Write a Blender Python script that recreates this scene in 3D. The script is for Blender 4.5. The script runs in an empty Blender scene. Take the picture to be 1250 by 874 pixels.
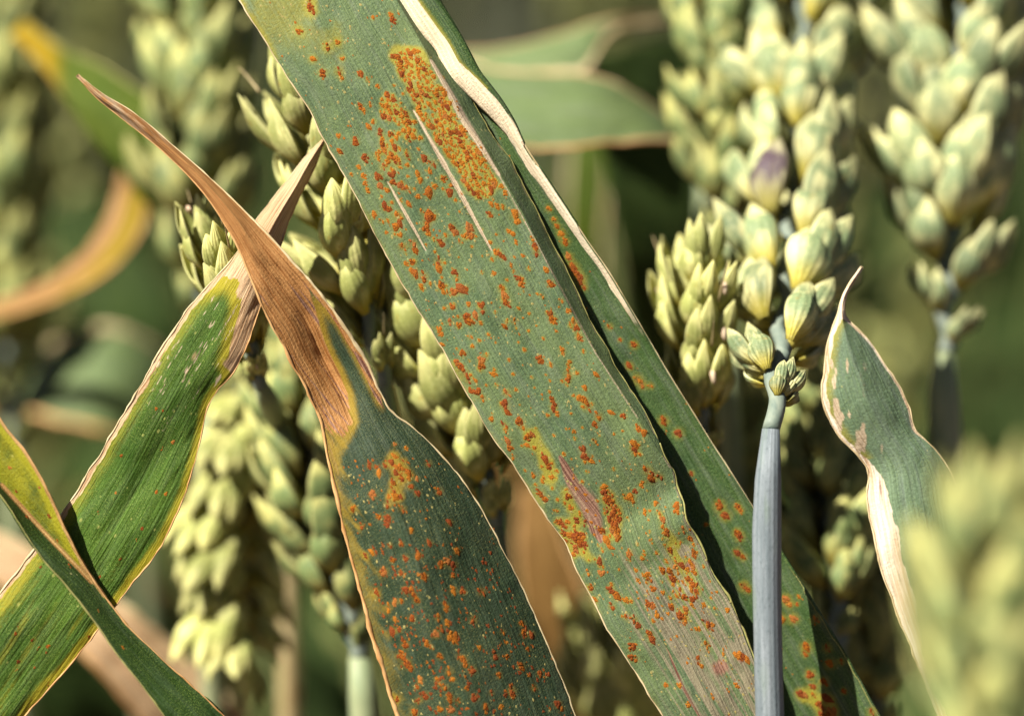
import bpy, math, random
import numpy as np
from mathutils import Vector, Matrix

# ------------------------------------------------------------------ camera, sky, sun, exposure
scene = bpy.context.scene
C = scene.collection
W_PX, H_PX = 1250.0, 874.0
LENS, SENSOR = 100.0, 36.0
FOCUS = 0.300
PITCH = 18.0

cam_data = bpy.data.cameras.new('camera')
cam = bpy.data.objects.new('camera', cam_data)
C.objects.link(cam)
cam.location = (0.0, 0.0, 0.88)
cam.rotation_euler = (math.radians(90 - PITCH), 0, 0)
cam_data.lens = LENS
cam_data.sensor_width = SENSOR
cam_data.sensor_fit = 'HORIZONTAL'
cam_data.clip_start = 0.01
cam_data.clip_end = 400
cam_data.dof.use_dof = True
cam_data.dof.focus_distance = FOCUS
cam_data.dof.aperture_fstop = 6.5
cam_data.dof.aperture_blades = 9
scene.camera = cam
CM = Matrix.Translation(cam.location) @ cam.rotation_euler.to_matrix().to_4x4()
CR = np.array(CM.to_3x3())
CT = np.array(CM.translation)

# direction towards the sun, first in camera axes (x right, y up, z towards the camera)
sun_dir = (CM.to_3x3() @ Vector((-0.54, 0.66, 0.50))).normalized()
world = bpy.data.worlds.new('World')
scene.world = world
world.use_nodes = True
wn = world.node_tree.nodes
wl = world.node_tree.links
sky = wn.new('ShaderNodeTexSky')
sky.sky_type = 'NISHITA'
sky.sun_disc = False
sky.air_density = 0.22
sky.dust_density = 0.7
sky.ozone_density = 0.3
sky.sun_elevation = math.asin(sun_dir.z)
sky.sun_rotation = math.atan2(sun_dir.x, sun_dir.y)
wn['Background'].inputs['Strength'].default_value = 0.05
wl.new(sky.outputs['Color'], wn['Background'].inputs['Color'])
sun_data = bpy.data.lights.new('sun', 'SUN')
sun_data.energy = 5.0
sun_data.angle = math.radians(0.53)
sun_data.color = (1.0, 0.96, 0.88)
sun = bpy.data.objects.new('sun', sun_data)
C.objects.link(sun)
sun.location = (0, 0, 5)
sun.rotation_euler = sun_dir.to_track_quat('Z', 'Y').to_euler()
vs = scene.view_settings
vs.view_transform = 'Standard'
vs.look = 'None'
vs.gamma = 1.0
vs.exposure = 1.25
vs.use_curve_mapping = False
scene.render.engine = 'CYCLES'
scene.cycles.max_bounces = 8
scene.cycles.transparent_max_bounces = 4

rng = np.random.default_rng(11)
random.seed(11)

# ------------------------------------------------------------------ helpers
MMPX = FOCUS * (SENSOR / LENS) / W_PX          # metres per photo pixel at the focus distance

def at(px, py, d):
    """photo pixel and distance along the view axis (m) -> world points (N,3)"""
    px = np.asarray(px, float); py = np.asarray(py, float); d = np.asarray(d, float)
    k = SENSOR / LENS / W_PX
    loc = np.stack([(px - W_PX / 2) * k * d, -(py - H_PX / 2) * k * d, -d * np.ones_like(px)], -1)
    return loc @ CR.T + CT

def atv(px, py, d):
    return Vector(at(px, py, d).tolist())

def vnoise(x, y, seed=0):
    """smooth value noise 0..1 on arrays"""
    x = np.asarray(x, float); y = np.asarray(y, float)
    xi = np.floor(x).astype(np.int64); yi = np.floor(y).astype(np.int64)
    fx = x - xi; fy = y - yi
    fx = fx * fx * (3 - 2 * fx); fy = fy * fy * (3 - 2 * fy)
    def h(a, b):
        n = (a * 374761393 + b * 668265263 + seed * 974711) & 0x7fffffff
        n = ((n ^ (n >> 13)) * 1274126177) & 0x7fffffff
        return ((n ^ (n >> 16)) & 0xffff) / 65535.0
    return (h(xi, yi) * (1 - fx) + h(xi + 1, yi) * fx) * (1 - fy) + (h(xi, yi + 1) * (1 - fx) + h(xi + 1, yi + 1) * fx) * fy

def fnoise(x, y, seed=0):
    return 0.55 * vnoise(x, y, seed) + 0.3 * vnoise(x * 2.1, y * 2.1, seed + 7) + 0.15 * vnoise(x * 4.3, y * 4.3, seed + 19)

def smooth(a, b, x):
    t = np.clip((x - a) / (b - a), 0, 1)
    return t * t * (3 - 2 * t)

def hermite(xs, ys, q):
    """shape-preserving cubic through (xs, ys), straight on beyond the ends"""
    xs = np.asarray(xs, float); ys = np.asarray(ys, float)
    if len(xs) == 2:
        return ys[0] + (ys[1] - ys[0]) * (q - xs[0]) / (xs[1] - xs[0])
    h = np.diff(xs); dl = np.diff(ys) / h
    m = np.zeros_like(ys); m[0] = dl[0]; m[-1] = dl[-1]
    m[1:-1] = (dl[:-1] * h[1:] + dl[1:] * h[:-1]) / (h[1:] + h[:-1])
    i = np.clip(np.searchsorted(xs, q) - 1, 0, len(h) - 1)
    t = np.clip((q - xs[i]) / h[i], 0, 1)
    return ((2*t**3 - 3*t**2 + 1) * ys[i] + (t**3 - 2*t**2 + t) * h[i] * m[i]
            + (-2*t**3 + 3*t**2) * ys[i+1] + (t**3 - t**2) * h[i] * m[i+1])

def seg_dist(px, py, pts):
    """distance in pixels to a polyline, and the parameter 0..1 along it"""
    best = np.full(px.shape, 1e9); par = np.zeros(px.shape)
    n = len(pts) - 1
    for i in range(n):
        (ax, ay), (bx, by) = pts[i], pts[i + 1]
        dx, dy = bx - ax, by - ay
        t = np.clip(((px - ax) * dx + (py - ay) * dy) / (dx * dx + dy * dy), 0, 1)
        d = np.hypot(px - ax - t * dx, py - ay - t * dy)
        k = d < best
        best[k] = d[k]; par[k] = ((i + t) / n)[k]
    return best, par

def mesh_from(name, verts, faces, mat, uvs=None, smooth_shade=True, attrs=None):
    me = bpy.data.meshes.new(name)
    me.from_pydata([tuple(v) for v in np.asarray(verts).tolist()], [], faces)
    if uvs is not None:
        uvl = me.uv_layers.new(name='UVMap')
        li = np.zeros(len(me.loops), dtype=np.int32)
        me.loops.foreach_get('vertex_index', li)
        uvl.data.foreach_set('uv', np.asarray(uvs, dtype=np.float32)[li].ravel())
    if attrs:
        for k, v in attrs.items():
            a = me.attributes.new(k, 'FLOAT', 'POINT')
            a.data.foreach_set('value', np.asarray(v, dtype=np.float32).ravel())
    if smooth_shade:
        me.polygons.foreach_set('use_smooth', np.ones(len(me.polygons), dtype=bool))
    if mat:
        me.materials.append(mat)
    me.update()
    return me

def link(name, me, parent=None):
    o = bpy.data.objects.new(name, me)
    C.objects.link(o)
    if parent:
        o.parent = parent
    return o

def tag(o, label, cat, group=None, kind=None):
    if label: o['label'] = label
    if cat: o['category'] = cat
    if group: o['group'] = group
    if kind: o['kind'] = kind
    return o

def thing(name, label, cat, loc, group=None):
    o = link(name, None)
    o.location = loc
    o.empty_display_size = 0.004
    return tag(o, label, cat, group)

def grid_faces(nr, nc, close=False):
    f = []
    for i in range(nr - 1):
        for j in range(nc if close else nc - 1):
            a = i * nc + j; b = i * nc + (j + 1) % nc
            f.append((a, b, b + nc, a + nc))
    return f

def curve3(pts, n):
    """smooth resample of 3D control points"""
    P = np.asarray(pts, float)
    s = np.concatenate([[0], np.cumsum(np.linalg.norm(np.diff(P, axis=0), axis=1))])
    q = np.linspace(0, s[-1], n)
    return np.stack([hermite(s, P[:, k], q) for k in range(3)], -1)

def tube_geo(P, rad, seg=10, cap=True, wob=None):
    """tube round a path; returns verts, faces, uvs (u round, v metres along)"""
    P = np.asarray(P, float); n = len(P)
    rad = np.broadcast_to(np.asarray(rad, float), (n,))
    T = np.gradient(P, axis=0); T /= np.linalg.norm(T, axis=1)[:, None] + 1e-12
    ref = np.array([0.31, 0.9, 0.28]); ref /= np.linalg.norm(ref)
    A = np.cross(T, ref); A /= np.linalg.norm(A, axis=1)[:, None] + 1e-12
    B = np.cross(T, A)
    ph = np.linspace(0, 2 * np.pi, seg, endpoint=False)
    ln = np.concatenate([[0], np.cumsum(np.linalg.norm(np.diff(P, axis=0), axis=1))])
    V = P[:, None, :] + rad[:, None, None] * (np.cos(ph)[None, :, None] * A[:, None, :] + np.sin(ph)[None, :, None] * B[:, None, :])
    uv = np.stack([np.broadcast_to(ph / (2 * np.pi), (n, seg)), np.broadcast_to(ln[:, None], (n, seg))], -1)
    f = grid_faces(n, seg, True)
    if cap:
        f.append(tuple(range(seg - 1, -1, -1)))
        f.append(tuple((n - 1) * seg + k for k in range(seg)))
    return V.reshape(-1, 3), f, uv.reshape(-1, 2)

# ------------------------------------------------------------------ materials
def new_mat(name):
    m = bpy.data.materials.new(name); m.use_nodes = True
    nt = m.node_tree
    for n in list(nt.nodes): nt.nodes.remove(n)
    return m, nt, nt.nodes, nt.links

def N(nt, kind, **kw):
    n = nt.nodes.new(kind)
    for k, v in kw.items():
        if k.startswith('i_'):
            n.inputs[k[2:].replace('_', ' ')].default_value = v
        else:
            setattr(n, k, v)
    return n

def mix(nt, fac, a, b, blend='MIX'):
    n = nt.nodes.new('ShaderNodeMix'); n.data_type = 'RGBA'; n.blend_type = blend
    for sock, val in ((n.inputs[0], fac), (n.inputs[6], a), (n.inputs[7], b)):
        if isinstance(val, (int, float)): sock.default_value = val
        elif isinstance(val, tuple): sock.default_value = (*val, 1.0) if len(val) == 3 else val
        else: nt.links.new(val, sock)
    return n.outputs[2]

def mathn(nt, op, a, b=0.0, c=None):
    n = nt.nodes.new('ShaderNodeMath'); n.operation = op
    for i, v in enumerate((a, b) if c is None else (a, b, c)):
        if isinstance(v, (int, float)): n.inputs[i].default_value = v
        else: nt.links.new(v, n.inputs[i])
    return n.outputs[0]

def ramp(nt, val, lo, hi):
    n = nt.nodes.new('ShaderNodeMapRange'); n.interpolation_type = 'SMOOTHSTEP'
    nt.links.new(val, n.inputs['Value'])
    n.inputs['From Min'].default_value = lo; n.inputs['From Max'].default_value = hi
    return n.outputs['Result']

def uvmap(nt, sx, sy, off=(0, 0, 0)):
    tc = nt.nodes.new('ShaderNodeTexCoord')
    mp = nt.nodes.new('ShaderNodeMapping'); mp.inputs['Scale'].default_value = (sx, sy, 1)
    mp.inputs['Location'].default_value = off
    nt.links.new(tc.outputs['UV'], mp.inputs['Vector'])
    return mp.outputs['Vector']

def noise(nt, vec, scale=1.0, detail=3.0, rough=0.55):
    n = nt.nodes.new('ShaderNodeTexNoise')
    n.inputs['Scale'].default_value = scale; n.inputs['Detail'].default_value = detail; n.inputs['Roughness'].default_value = rough
    nt.links.new(vec, n.inputs['Vector'])
    return n.outputs['Fac']

def attr(nt, name):
    n = nt.nodes.new('ShaderNodeAttribute'); n.attribute_name = name
    return n.outputs['Fac']

def finish(nt, color, rough=0.5, bump_h=None, bump_d=0.0001, bump_s=0.5, trans=0.25, trans_col=None, spec=0.4):
    out = nt.nodes.new('ShaderNodeOutputMaterial')
    p = nt.nodes.new('ShaderNodeBsdfPrincipled')
    nt.links.new(color, p.inputs['Base Color'])
    if isinstance(rough, (int, float)): p.inputs['Roughness'].default_value = rough
    else: nt.links.new(rough, p.inputs['Roughness'])
    p.inputs['Specular IOR Level'].default_value = spec
    nrm = None
    if bump_h is not None:
        b = nt.nodes.new('ShaderNodeBump'); b.inputs['Strength'].default_value = bump_s; b.inputs['Distance'].default_value = bump_d
        nt.links.new(bump_h, b.inputs['Height']); nrm = b.outputs['Normal']
        nt.links.new(nrm, p.inputs['Normal'])
    if trans > 0:
        t = nt.nodes.new('ShaderNodeBsdfTranslucent')
        tc = trans_col if trans_col is not None else color
        nt.links.new(tc, t.inputs['Color'])
        if nrm: nt.links.new(nrm, t.inputs['Normal'])
        ms = nt.nodes.new('ShaderNodeMixShader'); ms.inputs[0].default_value = trans
        nt.links.new(p.outputs[0], ms.inputs[1]); nt.links.new(t.outputs[0], ms.inputs[2])
        nt.links.new(ms.outputs[0], out.inputs['Surface'])
    else:
        nt.links.new(p.outputs[0], out.inputs['Surface'])

def leaf_material(name, g1, g2, tan1, tan2, yel=(0.36, 0.30, 0.03), veins=2.2, fleck=0.5, fleck_col=(0.42, 0.40, 0.16), grey=(0.16, 0.18, 0.13), rough=0.5, trans=0.22, streak=0.6, spec=0.22):
    """leaf blade: UV in millimetres (x across, y along) + pigment masks dry / yel / nec / bleach"""
    m, nt, nodes, links = new_mat(name)
    v_mm = uvmap(nt, 1, 1)
    long1 = uvmap(nt, 1.4, 0.10)
    long2 = uvmap(nt, 4.5, 0.22, (3, 1, 0))
    rough = rough + 0.08
    nA = noise(nt, uvmap(nt, 0.16, 0.07), 1, 4)
    nB = noise(nt, long1, 1, 4, 0.6)
    nC = noise(nt, long2, 1, 3, 0.6)
    nF = noise(nt, v_mm, 3.2, 3, 0.65)
    green = mix(nt, ramp(nt, nA, 0.3, 0.7), g1, g2)
    green = mix(nt, mathn(nt, 'MULTIPLY', ramp(nt, nB, 0.42, 0.72), 0.55), green, grey)
    green = mix(nt, mathn(nt, 'MULTIPLY', ramp(nt, nC, 0.5, 0.75), 0.45), green, tuple(c * 0.45 for c in g1))
    # parallel veins
    sep = nt.nodes.new('ShaderNodeSeparateXYZ'); links.new(v_mm, sep.inputs[0])
    wob = mathn(nt, 'MULTIPLY', nB, 0.35)
    vx = mathn(nt, 'ADD', sep.outputs['X'], wob)
    vein = mathn(nt, 'SINE', mathn(nt, 'MULTIPLY', vx, veins * 6.283))
    nS = noise(nt, uvmap(nt, 5.5, 0.045, (2, 7, 0)), 1, 3, 0.7)
    nT = noise(nt, uvmap(nt, 9.0, 0.5, (4, 3, 0)), 1, 2, 0.6)
    vein01 = mathn(nt, 'MULTIPLY_ADD', vein, 0.5, 0.5)
    green = mix(nt, mathn(nt, 'MULTIPLY', ramp(nt, mathn(nt, 'MULTIPLY', vein01, mathn(nt, 'ADD', nA, 0.5)), 0.65, 1.1), 0.10), green, tuple(min(1, c * 1.7 + 0.03) for c in g2))
    green = mix(nt, mathn(nt, 'MULTIPLY', ramp(nt, nF, 0.5, 0.72), 0.35), green, tuple(c * 0.55 for c in g2))
    green = mix(nt, mathn(nt, 'MULTIPLY', ramp(nt, nF, 0.5, 0.28), 0.40), green, tuple(min(1, c * 1.6 + .02) for c in g1))
    nG = noise(nt, uvmap(nt, 1.0, 0.7, (9, 4, 0)), 8.5, 2, 0.7)
    nM = noise(nt, uvmap(nt, 0.35, 0.22, (5, 2, 0)), 1, 4, 0.65)
    green = mix(nt, mathn(nt, 'MULTIPLY', mathn(nt, 'MULTIPLY', ramp(nt, nG, 0.50, 0.66), ramp(nt, nM, 0.30, 0.60)), 0.62), green, (yel[0]*.55, yel[1]*.85, yel[2]+.04))
    green = mix(nt, mathn(nt, 'MULTIPLY', ramp(nt, nG, 0.48, 0.36), 0.35), green, tuple(c * 0.5 for c in g2))
    green = mix(nt, mathn(nt, 'MULTIPLY', ramp(nt, nS, 0.52, 0.70), 0.40), green, tuple(min(1, c * 1.5 + 0.02) for c in g1))
    green = mix(nt, mathn(nt, 'MULTIPLY', ramp(nt, nS, 0.46, 0.32), 0.45), green, tuple(c * 0.5 for c in g2))
    # chlorotic flecks
    vo = nt.nodes.new('ShaderNodeTexVoronoi'); vo.inputs['Scale'].default_value = 1.25; links.new(uvmap(nt, 1.25, 0.8), vo.inputs['Vector'])
    sc = nt.nodes.new('ShaderNodeSeparateColor'); links.new(vo.outputs['Color'], sc.inputs[0])
    rad = mathn(nt, 'MULTIPLY', mathn(nt, 'SUBTRACT', sc.outputs[0], 1.0 - fleck), 0.55)
    fl = ramp(nt, mathn(nt, 'SUBTRACT', rad, vo.outputs['Distance']), -0.02, 0.10)
    green = mix(nt, mathn(nt, 'MULTIPLY', fl, 0.75), green, fleck_col)
    # yellowing
    ya = mathn(nt, 'ADD', attr(nt, 'yel'), mathn(nt, 'MULTIPLY', mathn(nt, 'SUBTRACT', nF, 0.5), 0.5))
    col = mix(nt, mathn(nt, 'MULTIPLY', ramp(nt, ya, 0.15, 0.95), 0.8), green, yel)
    # dead tan tissue
    tb = mix(nt, ramp(nt, nB, 0.3, 0.7), tan1, tan2)
    tb = mix(nt, mathn(nt, 'MULTIPLY', ramp(nt, nC, 0.48, 0.7), streak), tb, tuple(c * 0.42 for c in tan2))
    tb = mix(nt, mathn(nt, 'MULTIPLY', ramp(nt, vein01, 0.6, 1.0), 0.35), tb, tuple(min(1, c * 1.25 + .03) for c in tan1))
    da = mathn(nt, 'ADD', attr(nt, 'dry'), mathn(nt, 'MULTIPLY', mathn(nt, 'SUBTRACT', nB, 0.5), 0.5))
    col = mix(nt, ramp(nt, da, 0.35, 0.65), col, tb)
    # purple-brown necrosis
    na = mathn(nt, 'ADD', attr(nt, 'nec'), mathn(nt, 'MULTIPLY', mathn(nt, 'SUBTRACT', nC, 0.5), 0.7))
    nec = mix(nt, ramp(nt, nS, 0.38, 0.60), (0.12, 0.04, 0.028), (0.36, 0.20, 0.13))
    nec = mix(nt, mathn(nt, 'MULTIPLY', ramp(nt, nT, 0.5, 0.7), 0.6), nec, (0.20, 0.13, 0.06))
    col = mix(nt, ramp(nt, na, 0.35, 0.75), col, nec)
    # bleached scrape lines
    ba = mathn(nt, 'ADD', attr(nt, 'bleach'), mathn(nt, 'MULTIPLY', mathn(nt, 'SUBTRACT', nF, 0.5), 0.5))
    bcol = mix(nt, ramp(nt, nS, 0.4, 0.62), (0.62, 0.49, 0.33), (0.40, 0.29, 0.17))
    col = mix(nt, ramp(nt, ba, 0.3, 0.7), col, bcol)
    h = mathn(nt, 'ADD', mathn(nt, 'MULTIPLY', vein, 0.10), mathn(nt, 'MULTIPLY', nF, 1.3))
    h = mathn(nt, 'ADD', h, mathn(nt, 'MULTIPLY', nS, 1.6))
    h = mathn(nt, 'ADD', h, mathn(nt, 'MULTIPLY', nG, 0.5))
    h = mathn(nt, 'ADD', h, mathn(nt, 'MULTIPLY', nC, 0.8))
    rg = mathn(nt, 'MULTIPLY_ADD', nF, 0.25, rough - 0.1)
    # spores dusted on the tissue round the pustules
    sa = mathn(nt, 'ADD', attr(nt, 'spore'), mathn(nt, 'MULTIPLY', mathn(nt, 'SUBTRACT', nG, 0.5), 1.5))
    sr = mix(nt, ramp(nt, nT, 0.4, 0.6), (0.12, 0.032, 0.010), (0.30, 0.095, 0.02))
    col = mix(nt, mathn(nt, 'MULTIPLY', ramp(nt, sa, 0.42, 0.70), 0.85), col, sr)
    finish(nt, col, rg, h, 0.00009, 0.8, trans, col, spec)
    return m

TAN1, TAN2 = (0.50, 0.31, 0.15), (0.36, 0.17, 0.06)
M_LEAF_A = leaf_material('rusted_leaf_tissue', (0.148, 0.200, 0.076), (0.080, 0.132, 0.062), (0.33, 0.28, 0.17), (0.18, 0.155, 0.095), fleck=0.42, grey=(0.175, 0.20, 0.135))
M_LEAF_B = leaf_material('shaded_leaf_tissue', (0.056, 0.105, 0.028), (0.034, 0.075, 0.016), (0.88, 0.74, 0.52), (0.78, 0.60, 0.38), fleck=0.25, streak=0.2)
M_LEAF_C = leaf_material('dark_leaf_tissue', (0.033, 0.058, 0.026), (0.015, 0.033, 0.014), (0.50, 0.255, 0.085), (0.32, 0.125, 0.03), yel=(0.34, 0.22, 0.02), fleck=0.22, grey=(0.080, 0.100, 0.060), spec=0.2, streak=0.8)
M_LEAF_D = leaf_material('fresh_leaf_tissue', (0.070, 0.140, 0.009), (0.032, 0.080, 0.004), (0.66, 0.47, 0.27), (0.44, 0.25, 0.12), streak=0.55, yel=(0.42, 0.34, 0.02), fleck=0.50, fleck_col=(0.34, 0.36, 0.09), grey=(0.10, 0.15, 0.045), spec=0.16)
M_LEAF_E = leaf_material('folded_leaf_tissue', (0.026, 0.062, 0.006), (0.013, 0.036, 0.003), (0.50, 0.33, 0.12), (0.40, 0.2, 0.06), yel=(0.40, 0.36, 0.015), fleck=0.35, grey=(0.08, 0.12, 0.06))  # base green darkened to imitate the lower face turned from the sun
M_LEAF_F = leaf_material('pale_leaf_tissue', (0.165, 0.235, 0.13), (0.10, 0.16, 0.085), (0.86, 0.74, 0.58), (0.62, 0.40, 0.22), fleck=0.35, grey=(0.2, 0.24, 0.2))
M_LEAF_G = leaf_material('background_leaf_tissue', (0.15, 0.205, 0.070), (0.10, 0.15, 0.05), (0.6, 0.42, 0.22), (0.42, 0.2, 0.08), fleck=0.2)
M_LEAF_DK = leaf_material('shade_toned_leaf_tissue', (0.022, 0.044, 0.006), (0.010, 0.025, 0.004), (0.20, 0.11, 0.03), (0.12, 0.06, 0.015), fleck=0.05, grey=(0.03, 0.04, 0.012), trans=0.10, spec=0.08)  # greens kept very dark, the shade inside the crop put into the colour
M_LEAF_H = leaf_material('olive_leaf_tissue', (0.070, 0.105, 0.004), (0.040, 0.075, 0.004), (0.34, 0.19, 0.08), (0.26, 0.13, 0.04), yel=(0.42, 0.26, 0.01), fleck=0.2, grey=(0.07, 0.10, 0.02), spec=0.1)

def simple_mat(name, c1, c2, scale, rough=0.7, trans=0.0, bump=0.0):
    m, nt, nodes, links = new_mat(name)
    v = uvmap(nt, *scale)
    n1 = noise(nt, v, 1, 4, 0.6)
    col = mix(nt, ramp(nt, n1, 0.3, 0.7), c1, c2)
    finish(nt, col, rough, n1 if bump else None, bump, 0.8, trans, col, 0.3)
    return m

M_MARGIN_PALE = simple_mat('dry_pale_margin', (0.66, 0.55, 0.33), (0.44, 0.32, 0.15), (3, 350), 0.65, 0.1, 0.0001)
M_MARGIN_TAN = simple_mat('dry_tan_margin', (0.62, 0.38, 0.16), (0.42, 0.20, 0.06), (3, 350), 0.65, 0.1, 0.0001)
M_MARGIN_YEL = simple_mat('yellow_green_margin', (0.36, 0.34, 0.11), (0.24, 0.22, 0.07), (3, 350), 0.6, 0.1, 0.0001)
M_STRAW = simple_mat('straw', (0.52, 0.42, 0.22), (0.34, 0.24, 0.10), (3, 200), 0.7, 0.15, 0.0001)
M_ANTHER = simple_mat('dried_anther', (0.75, 0.62, 0.42), (0.55, 0.32, 0.2), (3, 300), 0.8, 0.2)

def stem_material():
    m, nt, nodes, links = new_mat('waxy_stem')
    v = uvmap(nt, 9, 60)
    n1 = noise(nt, v, 1, 4, 0.6)
    n2 = noise(nt, uvmap(nt, 26, 45), 1, 3, 0.6)
    col = mix(nt, ramp(nt, n1, 0.3, 0.7), (0.115, 0.138, 0.145), (0.20, 0.222, 0.232))
    col = mix(nt, mathn(nt, 'MULTIPLY', ramp(nt, n2, 0.5, 0.75), 0.7), col, (0.065, 0.095, 0.10))
    col = mix(nt, mathn(nt, 'MULTIPLY', ramp(nt, noise(nt, uvmap(nt, 14, 900), 1, 3), 0.55, 0.8), 0.35), col, (0.25, 0.28, 0.28))
    sep = nt.nodes.new('ShaderNodeSeparateXYZ'); links.new(uvmap(nt, 1, 1), sep.inputs[0])
    rib = mathn(nt, 'SINE', mathn(nt, 'MULTIPLY', sep.outputs['X'], 6.283 * 17))
    n3 = noise(nt, uvmap(nt, 34, 1500), 1, 4, 0.75)
    col = mix(nt, mathn(nt, 'MULTIPLY', ramp(nt, n3, 0.52, 0.72), 0.85), col, (0.055, 0.075, 0.075))
    col = mix(nt, mathn(nt, 'MULTIPLY', ramp(nt, noise(nt, uvmap(nt, 5, 90), 1, 2), 0.52, 0.7), 0.45), col, (0.13, 0.18, 0.11))
    h = mathn(nt, 'ADD', mathn(nt, 'MULTIPLY', rib, 0.25), mathn(nt, 'ADD', n2, n3))
    finish(nt, col, 0.55, h, 0.00008, 0.7, 0.0, None, 0.35)
    return m
M_STEM = stem_material()
M_RACHIS = simple_mat('rachis', (0.22, 0.25, 0.19), (0.12, 0.16, 0.13), (4, 300), 0.6, 0.05, 0.0001)
M_STEM_GREEN = simple_mat('green_stem', (0.20, 0.25, 0.13), (0.30, 0.32, 0.17), (4, 120), 0.55, 0.05, 0.0001)

def husk_material(name, pale, green, base, dark=0.5, trans=0.28):
    """chaff: UV x round the husk, y from base 0 to tip 1"""
    m, nt, nodes, links = new_mat(name)
    oi = nt.nodes.new('ShaderNodeObjectInfo')
    tc = nt.nodes.new('ShaderNodeTexCoord')
    sep = nt.nodes.new('ShaderNodeSeparateXYZ'); links.new(tc.outputs['UV'], sep.inputs[0])
    va = nt.nodes.new('ShaderNodeVectorMath'); va.operation = 'ADD'
    mp = nt.nodes.new('ShaderNodeMapping'); mp.inputs['Scale'].default_value = (9, 1.3, 1)
    links.new(tc.outputs['UV'], mp.inputs['Vector']); links.new(mp.outputs[0], va.inputs[0])
    rnd = mathn(nt, 'MULTIPLY', oi.outputs['Random'], 40.0)
    links.new(rnd, va.inputs[1])
    st = noise(nt, va.outputs[0], 1, 3, 0.6)
    va2 = nt.nodes.new('ShaderNodeVectorMath'); va2.operation = 'ADD'
    links.new(tc.outputs['Object'], va2.inputs[0]); links.new(rnd, va2.inputs[1])
    bl = noise(nt, va2.outputs[0], 330, 3, 0.6)
    fine = noise(nt, va2.outputs[0], 2600, 3, 0.7)
    v = sep.outputs['Y']
    col = mix(nt, mathn(nt, 'MULTIPLY', ramp(nt, st, 0.38, 0.62), 0.9), pale, green)
    mid = mathn(nt, 'MULTIPLY', ramp(nt, v, 0.30, 0.55), ramp(nt, v, 1.0, 0.72))
    col = mix(nt, mathn(nt, 'MULTIPLY', mid, ramp(nt, bl, 0.36, 0.58)), col, green)
    brn = noise(nt, va2.outputs[0], 900, 2, 0.6)
    col = mix(nt, mathn(nt, 'MULTIPLY', ramp(nt, brn, 0.60, 0.74), 0.45), col, (base[0] * 0.7, base[1] * 0.55, base[2]))
    col = mix(nt, mathn(nt, 'MULTIPLY', ramp(nt, v, 0.42, 0.08), 0.85), col, base)
    col = mix(nt, mathn(nt, 'MULTIPLY', ramp(nt, v, 0.78, 1.0), 0.75), col, pale)
    col = mix(nt, mathn(nt, 'MULTIPLY', ramp(nt, fine, 0.5, 0.75), 0.25), col, tuple(min(1, c * 1.3 + 0.05) for c in pale))
    edge = mathn(nt, 'ABSOLUTE', mathn(nt, 'SINE', mathn(nt, 'MULTIPLY', sep.outputs['X'], 6.2832)))
    col = mix(nt, mathn(nt, 'MULTIPLY', mathn(nt, 'MULTIPLY', ramp(nt, edge, 0.42, 0.10), ramp(nt, v, 0.2, 0.5)), 0.7), col, tuple(min(1, c * 1.15 + 0.06) for c in pale))
    # a few husks flushed purple-brown
    pf = mathn(nt, 'MULTIPLY', ramp(nt, oi.outputs['Random'], 1.5, 1.6), ramp(nt, v, 0.45, 0.75))
    col = mix(nt, pf, col, (0.17, 0.08, 0.11))
    br = mathn(nt, 'MULTIPLY_ADD', mathn(nt, 'FRACT', mathn(nt, 'MULTIPLY', oi.outputs['Random'], 17.3)), 0.5, 0.72)
    cc = nt.nodes.new('ShaderNodeVectorMath'); cc.operation = 'SCALE'
    links.new(col, cc.inputs[0]); links.new(br, cc.inputs['Scale'])
    rib = mathn(nt, 'SINE', mathn(nt, 'MULTIPLY', sep.outputs['X'], 6.283 * 16))
    h = mathn(nt, 'ADD', mathn(nt, 'MULTIPLY', rib, 0.5), fine)
    finish(nt, cc.outputs[0], 0.6, h, 0.00008, 0.6, trans, cc.outputs[0], 0.3)
    return m
M_HUSK = husk_material('glaucous_husk', (0.74, 0.70, 0.33), (0.19, 0.25, 0.115), (0.50, 0.40, 0.035))
M_HUSK_P = husk_material('purple_flushed_husk', (0.50, 0.46, 0.26), (0.090, 0.055, 0.075), (0.42, 0.36, 0.06))
M_FAR = husk_material('shade_toned_far_husk', (0.050, 0.050, 0.014), (0.016, 0.022, 0.006), (0.03, 0.022, 0.004), trans=0.05)  # far husks darkened in colour to imitate the shade between distant ears
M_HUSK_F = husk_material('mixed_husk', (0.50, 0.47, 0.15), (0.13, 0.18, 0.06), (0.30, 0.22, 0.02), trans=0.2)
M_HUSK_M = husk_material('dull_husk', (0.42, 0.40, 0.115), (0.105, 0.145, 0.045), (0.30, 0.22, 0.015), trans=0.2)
M_HUSK_D = husk_material('shade_toned_husk', (0.17, 0.165, 0.042), (0.038, 0.055, 0.014), (0.10, 0.07, 0.006), trans=0.15)  # darker than real husks; background shade is put into the colour
M_HUSK_Y = husk_material('yellow_green_husk', (0.74, 0.70, 0.27), (0.34, 0.36, 0.10), (0.56, 0.44, 0.03))
M_HUSK_R = husk_material('ripening_husk', (0.66, 0.57, 0.30), (0.36, 0.35, 0.17), (0.30, 0.17, 0.05))
M_HUSK_G = husk_material('grey_green_husk', (0.40, 0.41, 0.21), (0.12, 0.17, 0.105), (0.30, 0.26, 0.05))

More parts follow.
